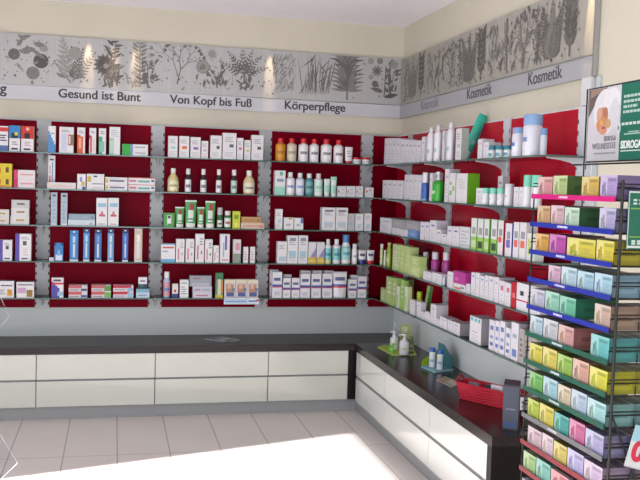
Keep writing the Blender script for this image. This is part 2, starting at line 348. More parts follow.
# ------------------------------------------------------------------ sign panels with plant prints
class Flat:
    """draws flat leaf shapes into a mesh; P maps (a, z) to a point"""
    def __init__(s, P): s.b = MB(); s.P = P; s.n = 0
    def poly(s, pts, c):
        s.n += 1; e = s.n * .0000015; pts = [(a, min(ZBT - .005, max(ZBM + .008, z))) for a, z in pts]
        s.b.add([s.P(a, z, e) for a, z in pts], c)
    def leaf(s, x, z, ang, l, w, c):
        w *= .72
        ca, sa = math.cos(ang), math.sin(ang)
        s.poly([(x + l * t * ca - w * q * sa, z + l * t * sa + w * q * ca) for t, q in ((0, 0), (.2, .38), (.45, .5), (.75, .3), (1, 0), (.75, -.3), (.45, -.5), (.2, -.38))], c)
    def stem(s, x0, z0, x1, z1, w, c):
        d = math.hypot(x1 - x0, z1 - z0) or 1; nx, nz = -(z1 - z0) / d * w / 2, (x1 - x0) / d * w / 2
        s.poly([(x0 - nx, z0 - nz), (x1 - nx * .6, z1 - nz * .6), (x1 + nx * .6, z1 + nz * .6), (x0 + nx, z0 + nz)], c)
    def disc(s, x, z, r, c, sq=1.): s.poly([(x + r * math.cos(k * math.pi / 8), z + r * sq * math.sin(k * math.pi / 8)) for k in range(16)], c)
    def fern(s, x, z, ang, l, c, k=12, w=.05):
        ca, sa = math.cos(ang), math.sin(ang); s.stem(x, z, x + l * ca, z + l * sa, .006, c)
        for i in range(k):
            t = (i + 1) / (k + 1); q = l * (.27 * (1 - t) + .07)
            for sg in (-1, 1): s.leaf(x + l * t * ca, z + l * t * sa, ang + sg * .9, q, q * .38, c)
        s.leaf(x + l * ca * .95, z + l * sa * .95, ang, l * .14, l * .06, c)
    def branch(s, x, z, ang, l, c, depth=3, w=.009, rnd=None):
        x1, z1 = x + l * math.cos(ang), z + l * math.sin(ang); s.stem(x, z, x1, z1, w, c)
        if depth:
            for d in (-.5, .45): s.branch(x1, z1, ang + d + rnd.uniform(-.2, .2), l * rnd.uniform(.6, .8), c, depth - 1, w * .75, rnd)
        else:
            for d in (-.5, 0, .5): s.leaf(x1, z1, ang + d, .035, .014, c)
    def flower(s, x, z, r, c, c2, k=9):
        for i in range(k): s.leaf(x, z, i * 2 * math.pi / k, r, r * .6, c)
        s.disc(x, z, r * .38, c2)
    def shrub(s, x, z0, h, wd, c, rnd, k=40, ll=.06):
        for i in range(3): s.stem(x, z0, x + rnd.uniform(-.4, .4) * wd, z0 + h * rnd.uniform(.7, 1), .008, c)
        for i in range(k):
            t = rnd.random(); s.leaf(x + rnd.uniform(-.5, .5) * wd * (1 - .3 * t), z0 + h * t, rnd.uniform(.2, 2.9), ll * rnd.uniform(.6, 1.2), ll * .4, c)
G1, G2, G3, G4 = '#6a6764', '#7f7c79', '#96938f', '#5a5754'
def specks(F, a0, a1, z0, z1, n, rnd, cols=(G2, G3, G3), big=.02):
    for i in range(n):
        x, z = rnd.uniform(a0, a1), rnd.uniform(z0, z1); k = rnd.random(); c = rnd.choice(cols)
        if k < .4: F.leaf(x, z, rnd.uniform(0, 6.3), big * 1.6, big * .8, c)
        elif k < .75: F.disc(x, z, big * rnd.uniform(.35, .7), c)
        else: F.flower(x, z, big * .8, c, G1, 6)

root = empty('sign_panel', (-2.2, 0, ZBB))
o = Vector(root.location)
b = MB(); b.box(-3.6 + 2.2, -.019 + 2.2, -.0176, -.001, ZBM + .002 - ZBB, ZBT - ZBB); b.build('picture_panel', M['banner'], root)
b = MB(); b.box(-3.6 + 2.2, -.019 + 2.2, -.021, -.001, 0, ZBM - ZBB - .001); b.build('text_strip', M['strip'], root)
F = Flat(lambda a, z, e: (a + 2.2, -.0182 - e, z - ZBB)); rnd = random.Random(3)
def px_b(px, py): p = on(1, -.018, px, py); return p.x, p.z
# plants at the places they stand in the picture strip
def pb(fn, px, py, *a, **k): x, z = px_b(px, py); getattr(F, fn)(x, z, *a, **k)
for (px, py, an, l) in ((22, 38, .5, .09), (33, 43, -.2, .10), (17, 46, 1.0, .08), (26, 40, 2.6, .07)): pb('leaf', px, py, an, l, l * .55, G2)
pb('disc', 14, 54, .040, G1); pb('leaf', 20, 52, .3, .11, .07, G2); pb('disc', 41, 61, .052, G4); pb('leaf', 30, 48, -.6, .13, .04, G2); pb('disc', 33, 73, .046, G2); pb('leaf', 32, 80, -1.5, .04, .03, G2)
pb('leaf', 16, 62, -.9, .09, .03, G3); pb('disc', 44, 49, .03, G3, .7)
pb('stem', 71, 83, *px_b(55, 63), .012, G2); pb('fern', 71, 82, 1.75, .30, G3, 8); pb('fern', 73, 82, 1.3, .24, G1, 9); pb('fern', 74, 80, .95, .24, G2, 8); pb('leaf', 66, 78, 2.7, .08, .035, G2); pb('disc', 75, 53, .045, G3); pb('fern', 66, 76, 1.7, .28, G3, 6)
pb('flower', 105, 65, .085, G1, G3, 14); pb('disc', 105, 65, .05, G4); pb('disc', 106, 66, .02, G3)
for py in range(42, 86, 4):
    for sg in (0, 1): pb('leaf', 112 + (6 if py > 60 else 2) * math.sin(py), py, 2.4 - sg * 2 + rnd.uniform(-.3, .3), .07, .03, rnd.choice((G1, G2, G4)))
pb('stem', 112, 87, *px_b(116, 41), .012, G1); pb('shrub', 110, 88, .14, .12, G1, rnd, 16)
pb('stem', 140, 87, *px_b(140, 43), .01, G1)
for py in range(44, 88, 4):
    for sg in (0, 1): pb('leaf', 140 + rnd.uniform(-1, 1), py, .5 + sg * 2, .06, .028, rnd.choice((G1, G2)))
pb('shrub', 148, 88, .19, .14, G1, rnd, 34, .05); pb('shrub', 132, 88, .10, .10, G3, rnd, 10, .05)
pb('branch', 177, 84, 1.35, .11, G1, 4, .010, rnd); pb('branch', 178, 76, 1.9, .12, G2, 3, .008, rnd)
pb('disc', 203, 67, .05, G2); pb('flower', 203, 67, .055, G3, G2, 14); pb('leaf', 197, 74, -1.6, .05, .02, G1); pb('flower', 212, 54, .04, G3, G3); pb('shrub', 217, 88, .12, .13, G1, rnd, 26, .05); pb('stem', 221, 78, *px_b(221, 57), .006, G1); pb('leaf', 223, 70, 1.7, .05, .03, G1)
for an in (.3, .8, 1.2, 1.6, 2.2, 2.7): pb('fern', 243, 74, an, .19, G1, 6)
pb('shrub', 246, 91, .13, .12, G1, rnd, 22, .055); pb('leaf', 204, 86, 1.5, .05, .03, G1); pb('stem', 233, 85, *px_b(232, 72), .006, G3)
for i in range(70):
    x, z = px_b(rnd.uniform(272, 293), rnd.uniform(60, 92)); F.leaf(x, z, 1.2 + rnd.uniform(-.5, .5), .07, .012, rnd.choice((G2, G3, G3)))
for i in range(26): pb('leaf', 302 + i * 1.05, 95, 1.57 + rnd.uniform(-.25, .25), rnd.uniform(.12, .32), .012, rnd.choice((G1, G2)))
for i in range(8): pb('leaf', 303 + i * 3.4, rnd.uniform(62, 85), rnd.uniform(.6, 2.4), .12, .012, G1)
for py, wv in ((61, .13), (66, .10), (75, .13), (83, .13), (91, .12)):
    for an in range(11): pb('leaf', 347, py, .1 + an * .295, wv * (1 if 2 < an < 8 else 1.1), .03, rnd.choice((G1, G2)))
pb('stem', 347, 100, *px_b(347, 60), .012, G1)
pb('stem', 384, 97, *px_b(386, 66), .01, G1); pb('shrub', 390, 98, .27, .10, G1, rnd, 30, .06); pb('disc', 371, 61, .025, G3); pb('disc', 380, 61, .025, G2); pb('disc', 394, 65, .03, G3); pb('flower', 377, 71, .05, G2, G1); pb('disc', 375, 84, .026, G1); pb('leaf', 383, 92, 2.9, .11, .05, G1); pb('leaf', 384, 97, .2, .12, .05, G4); pb('disc', 371, 77, .02, G3)
for i in range(12):                                   # small loose leaves, seeds and blossoms all along
    specks(F, -3.05 + i * .25, -2.8 + i * .25, ZBM + .03, ZBT - .04, 26 if i < 9 else 5, rnd, (G1, G2, G2, G3), .0125)
F.b.build('plant_print', M['print'], root, weld=False)
for txt, p0, p1, base in (('g', 0, 8, 96.5), ('Gesund ist Bunt', 58, 140, 101.8), ('Von Kopf bis Fuß', 170, 251.7, 107.3), ('Körperpflege', 284, 344.4, 110.8)):
    a, c = on(1, -.0215, p0, base), on(1, -.0215, p1, base); zb = on(1, -.0215, (p0 + p1) / 2, base).z
    lettering(txt, root, .100, M['ink'], (a.x + 2.2, -.0214, (2.235 if txt != 'g' else 2.245) - ZBB), (R_(90), 0, 0), width=(c - a).length if txt != 'g' else None, bold=.0014, bold2=.0012)
b = MB(); b.box(-1.4, 2.18, -.0225, -.0212, ZBM - ZBB - .004, ZBM - ZBB - .001); b.build('trim_rail', M['chrome'], root)
tag(root, 'long grey metal sign panel with plant drawings along the back wall', 'sign')

root = empty('sign_panel', (0, -1.47, ZBB))
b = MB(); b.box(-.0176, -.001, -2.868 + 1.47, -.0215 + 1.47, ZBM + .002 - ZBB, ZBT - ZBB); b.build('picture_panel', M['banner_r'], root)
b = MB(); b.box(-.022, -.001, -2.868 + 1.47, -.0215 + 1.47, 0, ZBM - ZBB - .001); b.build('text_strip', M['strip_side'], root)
b = MB(); b.box(-.026, -.0225, -2.868 + 1.47, -.03 + 1.47, ZBM - ZBB - .006, ZBM - ZBB); b.box(-.026, -.001, -2.884 + 1.47, -2.8685 + 1.47, 0, ZBT - ZBB); b.build('trim_rail', M['chrome'], root)
F = Flat(lambda a, z, e: (-.0182 - e, a + 1.47, z - ZBB)); rnd = random.Random(11); K = (G1, G2, G4)
def px_r(px, py): p = on(0, -.018, px, py); return p.y, p.z
def leafr(px, py, an, l, w, c): y, z = px_r(px, py); F.leaf(y, z, math.pi - an, l, w, c)
z0, z1 = ZBM + .02, ZBT - .02
y = -.08
i = 0
while y > -2.66:                                      # one pressed plant after another, close together
    kind = i % 6; wd = (.12, .16, .2, .14, .22, .18)[kind]; yc = y - wd / 2
    if kind == 0: F.shrub(yc, z0, .30, wd, rnd.choice(K), rnd, 64, .034)
    elif kind == 1:
        for an in (1.2, 1.57, 1.95): F.fern(yc, z0, an, .30, rnd.choice((G2, G1)), 14)
    elif kind == 2:
        F.stem(yc, z0, yc, z1, .012, G1)
        for t in range(7):
            for sg in (-1, 1): F.leaf(yc, z0 + .05 + t * .036, 1.57 + sg * .75, .10, .04, rnd.choice((G4, G1)))
    elif kind == 3:
        for t in range(36): F.leaf(yc + rnd.uniform(-.5, .5) * wd, rnd.uniform(z0, z1 - .06), 1.57 + rnd.uniform(-.4, .4), .06, .016, rnd.choice((G2, G3, G1)))
    elif kind == 4:
        for t in range(16): F.leaf(yc + rnd.uniform(-.45, .45) * wd, rnd.uniform(z0, z1 - .08), rnd.uniform(.7, 2.4), .08, .045, rnd.choice((G1, G2)))
        F.stem(yc, z0, yc + .02, z1, .01, G1)
    else: F.branch(yc, z0, 1.57, .1, G1, 4, .012, rnd); F.shrub(yc, z0, .3, wd, G2, rnd, 44, .034)
    specks(F, y - wd, y, z0, z1, 30, rnd, (G2, G4, G1, G1), .014)
    y -= wd + .01; i += 1
F.b.build('plant_print', M['print'], root, weld=False)
for p0, p1, base, mt in ((420.5, 438, 109, M['ink_pale']), (466.5, 491, 97.5, M['ink_mid']), (527.5, 561, 83, M['ink_mid'])):
    a, c = on(0, -.0225, p0, base), on(0, -.0225, p1, base)
    lettering('Kosmetik', root, .098, mt, (-.0225, a.y + 1.47, 2.232 - ZBB), (R_(90), 0, R_(-90)), width=abs(c.y - a.y), bold=.0008, bold2=.0008)
tag(root, 'grey metal sign panel with pressed plants and Kosmetik lettering on side wall', 'sign')
# ------------------------------------------------------------------ goods: shapes
WH, GY, DK = '#e9e8ec', '#9a9ba6', '#3b3f52'
def lines(u0, u1, v0, v1, n, c):
    out = []; st = (v1 - v0) / n
    for i in range(n): out.append((u0, v0 + i * st, u1 - (u1 - u0) * (.0, .25, .1, .4)[i % 4], v0 + i * st + st * .5, c))
    return out
def mark(c, v=.40, hgt=.1, u0=.28, u1=.78): return lines(.15, .8, .66, .88, 3, '#b3b3bd') + [(u0, v, u1, v + hgt, c)] + lines(.15, .85, .1, .3, 3, '#c8c8d0')
def band(c, v0=.35, v1=.45, t='#8d8fa0'): return [(0, v0, 1, v1, c)] + lines(.15, .85, v1 + .1, .88, 3, t)
def low(c, v=.45, t='#8d8fa0'): return [(0, 0, 1, v, c)] + lines(.15, .85, v + .12, .9, 3, t)
def stripe(c, u=.25, t='#8d8fa0'): return [(0, 0, u, 1, c)] + lines(u + .12, .92, .2, .85, 5, t)
def side_script(c, c2='#b8b8c2'): return [(.2, .12, .38, .6, c)] + lines(.5, .9, .62, .9, 3, c2) + [(.62, .3, .8, .42, c2)]
def flat_text(c, lc=None): return ([(0, 0, .14, 1, lc)] if lc else []) + [(.2, .38, .86, .64, c), (.2, .75, .6, .82, '#b8b8c2')]
def diag(c, n=6, up=True): return [(i / n, 0, (i + 1) / n, (.2 + .6 * (i / n if up else 1 - i / n)), c) for i in range(n)]

def carton(w, d, h, base=WH, art=(), side=None, top=None, sart=(), name='carton', lean=0):
    b = MB(); e = min(.0015, w * .04)
    seam = [(.03, .46, .97, .54, '#a9a9b2')] if h > w * .5 else [(.02, .03, .98, .1, '#a9a9b2')]
    tart = [(.0, .92, 1, 1, '#b5b5be')] + seam
    b.box(-w / 2, w / 2, -d / 2, d / 2, 0, h, base, front=art, side=sart, top=tart, scol=side or base, tcol=top or side or base)
    return b.build(name, M['carton'])
def lath(prof, mat, name, parent=None, labels=(), sx=1, sy=1, n=24): 
    b = MB(); b.lathe(prof, n, 0, 0, sx, sy, labels); return b.build(name, mat, parent, smooth=True)
def bottle(w, d, h, body=WH, cap='#e8e8ec', label=None, lcol='#8d8fa0', capw=.45, caph=.16, neck=.22, lab=(.12, .62), base=None, name='bottle', extra=(), la=42):
    r = w / 2; sy = d / w; hb = h * (1 - caph); zn = hb * (1 - neck); b0 = base or body
    ls = [l * hb for l in (.0, .06, lab[0], lab[0] + (lab[1] - lab[0]) * .35, lab[0] + (lab[1] - lab[0]) * .6, lab[1])]
    prof = [(r * .90, 0, b0), (r, min(.004, h * .03), b0), (r, ls[2], body), (r, ls[3], body), (r, ls[4], body), (r, ls[5], body), (r, zn, body), (r * .93, zn + (hb - zn) * .3, body), (r * .72, zn + (hb - zn) * .65, body), (r * capw * .9, hb * .985, body), (r * capw * .9, hb, body)]
    lb = []
    if label: lb = [(-75, 75, ls[2], ls[5], label), (-la, la, ls[3], ls[4], lcol)]
    o = lath(prof, M['plastic'], name, None, lb + list(extra), 1, sy)
    k = capw * r
    c = lath([(k * .96, hb + .0002, cap), (k, hb + .001, cap), (k, h - .002, cap), (k * .9, h, cap)], M['plastic'], 'cap', o, (), 1, max(sy, .8), 16)
    return o
def pump_bottle(w, d, h, body=WH, pump='#eeeeef', label=None, lcol='#ffffff'):
    hb = h * .72; o = bottle(w, d, hb * 1.08, body, pump, label, lcol, .42, .08, .18, (.15, .75), name='pump_bottle', la=24)
    b = MB(); b.lathe([(w * .09, hb * 1.075, pump), (w * .09, h * .93, pump)], 10); b.tube([(w * .1, 0, h * .955), (-w * .05, 0, h * .965), (-w * .38, 0, h * .955), (-w * .5, 0, h * .92)], w * .075, 8, pump)
    b.lathe([(w * .17, h * .925, pump), (w * .17, h * .985, pump), (w * .1, h, pump)], 12); b.build('pump_head', M['plastic'], o, smooth=True); return o
def tube_stand(w, d, h, body=WH, cap=WH, art=(), capw=.8, caph=.16, name='tube'):
    """cream tube standing on its cap, crimped flat at the top"""
    b = MB(); n = 24; hb = h * caph; rings = []; rows = 14
    for j in range(rows + 1):
        t = j / rows; z = hb + (h - hb) * t; f = max(0, (t - .05) / .95)
        rx = w / 2 * (.9 + .1 * t); ry = d / 2 * (1 - f ** 1.4) + .0012
        rings.append([(rx * math.cos(-math.pi / 2 + 2 * math.pi * k / n), ry * math.sin(-math.pi / 2 + 2 * math.pi * k / n), z) for k in range(n)])
    for j in range(rows):
        v = (j + .5) / rows
        for k in range(n):
            q = (rings[j][k][0] + rings[j][(k + 1) % n][0]) / 2; u = q / w + .5; c = body; front = rings[j][k][1] + rings[j][(k + 1) % n][1] < 0
            if front:
                for a in art:
                    if a[0] < u < a[2] and a[1] < v < a[3]: c = a[4]
            b.add([rings[j][k], rings[j][(k + 1) % n], rings[j + 1][(k + 1) % n], rings[j + 1][k]], c)
    b.add(rings[-1], body); b.add(rings[0][::-1], body); o = b.build(name, M['plastic'], smooth=True)
    k = w / 2 * capw; sy = min(1, d / w * 1.05)
    lath([(k * .95, 0, cap), (k, .002, cap), (k, hb * .96, cap), (k * .92, hb * .99, cap)], M['plastic'], 'cap', o, (), 1, sy, 18); return o
def jar(w, d, h, body=WH, lid='#c01525', label=None):
    r = w / 2; o = lath([(r * .86, 0, body), (r * .93, .002, body), (r * .93, h * .25, body), (r * .93, h * .5, body), (r * .93, h * .66, body), (r * .88, h * .7, body)], M['plastic'], 'jar', None, [(-60, 60, h * .25, h * .5, label)] if label else ())
    lath([(r * .98, h * .7, lid), (r, h * .73, lid), (r, h * .95, lid), (r * .94, h, lid)], M['plastic'], 'lid', o); return o
def can(w, d, h, body=WH, cap='#7d9cc8', caph=.2, label=None, lcol=DK, name='spray_can', taper=.97):
    r = w / 2; hb = h * (1 - caph)
    o = lath([(r * .96, 0, '#c4c6cc'), (r, .003, body), (r, hb * .2, body), (r, hb * .45, body), (r, hb * .6, body), (r, hb * .92, body), (r * .9, hb, body)], M['plastic'], name, None, [(-60, 60, hb * .2, hb * .62, label), (-34, 34, hb * .45, hb * .6, lcol)] if label else ())
    lath([(r * taper, hb + .0003, cap), (r * taper, hb + (h - hb) * .85, cap), (r * taper * .9, h, cap)], M['plastic'], 'cap', o); return o
def brush_pack(w, d, h, col, tip, art):
    """slim hanging pack with a brush under a clear blister"""
    b = MB(); b.box(-w / 2, w / 2, -.0025, .0025, 0, h, col, front=[(0, .88, 1, 1, tip), (.35, .93, .65, .97, '#e8e8ee')] + list(art)); o = b.build('toothbrush_pack', M['carton'])
    b = MB(); q = w * .3
    prof = [(-d / 2 + .003, .12), (-d / 2, .16), (-d / 2, .80), (-d / 2 + .003, .84)]
    b.box(-q, q, -d / 2 + .002, -.0026, h * .1, h * .84, col, front=[(.32, .05, .68, .62, '#d6dde8'), (.25, .68, .75, .95, art[0][4] if art else '#ffffff')]); b.build('blister', M['plastic'], o)
    b = MB(); b.box(-w * .5, w * .5, -d / 2, d / 2, 0, .012, '#dfe3ea'); f = b.build('foot', M['plastic'], o); return o
KIND = {'c': carton, 'b': bottle, 'p': pump_bottle, 't': tube_stand, 'j': jar, 'k': can, 'tb': brush_pack}
CAT = {'c': 'box', 'b': 'bottle', 'p': 'bottle', 't': 'tube', 'j': 'jar', 'k': 'can', 'tb': 'toothbrush'}

# ------------------------------------------------------------------ goods: where they stand
def sol(ax, pt, px=None, py=None):
    """the value of coordinate ax that brings the point onto the given column or row of the frame"""
    k, Dv = (px - 320, CR) if px is not None else (240 - py, CU)
    d = Vector(pt) - CP; d[ax] = 0
    v = Dv * FPX - CF * k
    return CP[ax] - d.dot(v) / v[ax]
LOG = []
def put(wall, zbase, front, x0, x1, top, kind, look, kw, back=0., gap=.0008, h=None, depth=None, key=None, cat=None, h_max=None):
    """stand one article on a level so that its front edges and its top fall where they are seen"""
    if wall == 'B': yf = -(front - back); A, ax = (0, yf, zbase), 0
    else: A, ax = (-(front - back), 0, zbase), 1
    a, c = sol(ax, A, px=x0), sol(ax, A, px=x1); mid = (a + c) / 2; w = abs(c - a) - 2 * gap
    if wall == 'R' and kind in 'bpjkt':               # round things: the seen width is their real width
        A = (A[0] + .02, A[1], A[2]); mid = sol(1, A, px=(x0 + x1) / 2); w = (x1 - x0) / FPX * (Vector((A[0], mid, zbase)) - CP).dot(CF) * (1.25 if kind != 't' else 1.1) - .001
        kw = dict(kw); kw.pop('d', None); depth = w * (.9 if kind in 'jk' else .8); front = front - .02 + depth / 2
    P = list(A); P[ax] = mid
    if h is None: h = sol(2, P, py=top) - zbase
    h = max(h, .008)
    kw = dict(kw)
    if 'd' in kw and depth: kw.pop('d')
    d = depth or kw.pop('d', None) or (min(w, .075) if kind in 'bpjk' or kind == 't' else max(.03, min(w * .8, .07)))
    kw.pop('d', None)
    if kind in 'bpkj': d = min(d, w)
    o = KIND[kind](w, d, h, **kw)
    if wall == 'B': o.location = (mid, -(front - back) + d / 2, zbase)
    else: o.location = (-(front - back) + d / 2, mid, zbase); o.rotation_euler = (0, 0, R_(-90))
    LOG.append((o, look, cat or CAT[kind], key, mid)); o['_h'] = h
    return o
def shelf_row(wall, bay, si, items, front):
    z = ZS[si] + .0042; prev = z
    for it in items:
        x0, x1, top, kind, look, kw = it[:6]; kw = dict(kw); on_ = kw.pop('on', False); back = kw.pop('back', 0.)
        zb = prev if on_ else z
        o = put(wall, zb, front, x0, x1, top, kind, look, kw, back, key=(wall, bay, si)); prev = zb + o['_h'] + .0004
FB, FR = DB - .012, DR - .012
SH = ['top', 'second', 'middle', 'fourth', 'bottom']
def C(x0, x1, ytop, look, art=(), base=WH, **k): return (x0, x1, ytop, 'c', look, dict(base=base, art=list(art), **k))
def I(kind, x0, x1, top, look, **k): return (x0, x1, top, kind, look, k)

# ------------------------------------------------------------------ back wall, bay at the end of the run (cut by the frame)
RED, ORG, BLU, YEL, GRN, TEA, PNK, PUR, MNT = '#c8283a', '#e0603a', '#2f62b0', '#e2cf35', '#2fa84a', '#49a592', '#d66f9b', '#6a4fb5', '#8fd0bd'
rows = {}
rows['B', 1] = [
 [C(-3, 8, 126, 'white carton with red top band and blue foot', [(0, .78, 1, .95, '#d8333c'), (0, 0, 1, .22, '#4d6aa5')] + lines(.2, .9, .4, .7, 3, DK)),
  C(9, 20, 125.5, 'blue-topped carton with black emblem and yellow spot', [(0, .5, 1, 1, '#2b86cc'), (.2, .5, .8, .72, '#1b1f2c'), (.5, .62, .8, .74, '#e8d84a'), (.2, .06, .8, .13, '#22222a')] + lines(.25, .8, .25, .42, 2, GY)),
  C(21, 33.5, 126, 'red-topped carton with black emblem', [(0, .5, 1, 1, '#cf3024'), (.25, .5, .7, .72, '#1b1618'), (.4, .82, .65, .94, '#e6c0b0'), (.2, .06, .75, .13, '#22222a')] + lines(.25, .8, .22, .42, 3, '#c49aa5'))],
 [C(-4, 12, 175.5, 'lower yellow carton of a pair', [(.1, .3, .3, .7, '#c96f28'), (.6, .25, .8, .7, '#5d4a1c'), (0, 0, 1, .2, '#d8992c')], '#dfc92c'),
  C(-4, 12, 163.5, 'upper yellow carton of a pair', [(.1, .2, .3, .6, '#c96f28'), (.6, .25, .8, .7, '#5d4a1c')], '#e2cc2e', on=True),
  C(13.5, 35, 179, 'lower white carton with pink end, of a pair', [(0, 0, .2, 1, '#c92d62'), (.32, .4, .9, .58, '#e0a0a8')], '#e6dee2', d=.06),
  C(13.5, 35, 170, 'upper white carton with pink end, of a pair', [(0, 0, .2, 1, '#d43d6c'), (.32, .4, .9, .58, '#e0a0a8')], '#e6dee2', d=.06, on=True)],
 [C(-4, 9, 217.5, 'lower cream carton with gold print in the short stack', [(.2, .4, .7, .6, '#b39a52')], '#dcd8d6', d=.07),
  C(-4, 9, 209.5, 'upper cream carton with gold print in the short stack', [(.2, .4, .7, .6, '#b39a52')], '#dcd8d6', d=.07, on=True),
  C(10.2, 29, 216, 'lowest cream carton with gold print in a stack of three', [(.3, .4, .75, .6, '#b39a52')], '#dedbdc', d=.07),
  C(11, 29, 208, 'middle cream carton with gold print in a stack of three', [(.3, .4, .75, .6, '#8f7b3f')], '#dedbdc', d=.07, on=True),
  C(11.3, 29.3, 200, 'topmost cream carton with gold print in a stack of three', [(.3, .4, .75, .6, '#6d5d34')], '#cbc9ce', d=.07, on=True)],
 [C(-1, 12, 240, 'shorter white carton with violet edge and dark emblem', [(0, 0, .28, 1, '#5b48b0'), (.5, .55, .75, .72, '#4a4a58'), (.4, .08, .85, .14, DK)] + lines(.4, .85, .75, .9, 2, GY)),
  C(15, 31, 234, 'taller white carton with violet edge and dark emblem', [(0, 0, .27, 1, '#5b48b0'), (.48, .58, .72, .74, '#4a5a58'), (.4, .06, .8, .11, DK)] + lines(.38, .9, .8, .92, 2, GY) + lines(.5, .8, .2, .5, 3, '#d8c8d4'))],
 [C(-3, 14, 281, 'white carton with orange square picture', [(.6, .12, .9, .5, '#d39a28'), (.2, .7, .9, .76, DK)] + lines(.1, .5, .2, .55, 3, GY), top='#77777f', side='#b9bac2'),
  C(16.2, 34, 282, 'white carton with pink block and brown square picture', [(.06, .3, .55, .64, '#d2a4cf'), (.58, .06, .92, .5, '#9b7a2c'), (.08, .78, .92, .86, '#7d6d84')], top='#77777f')]]
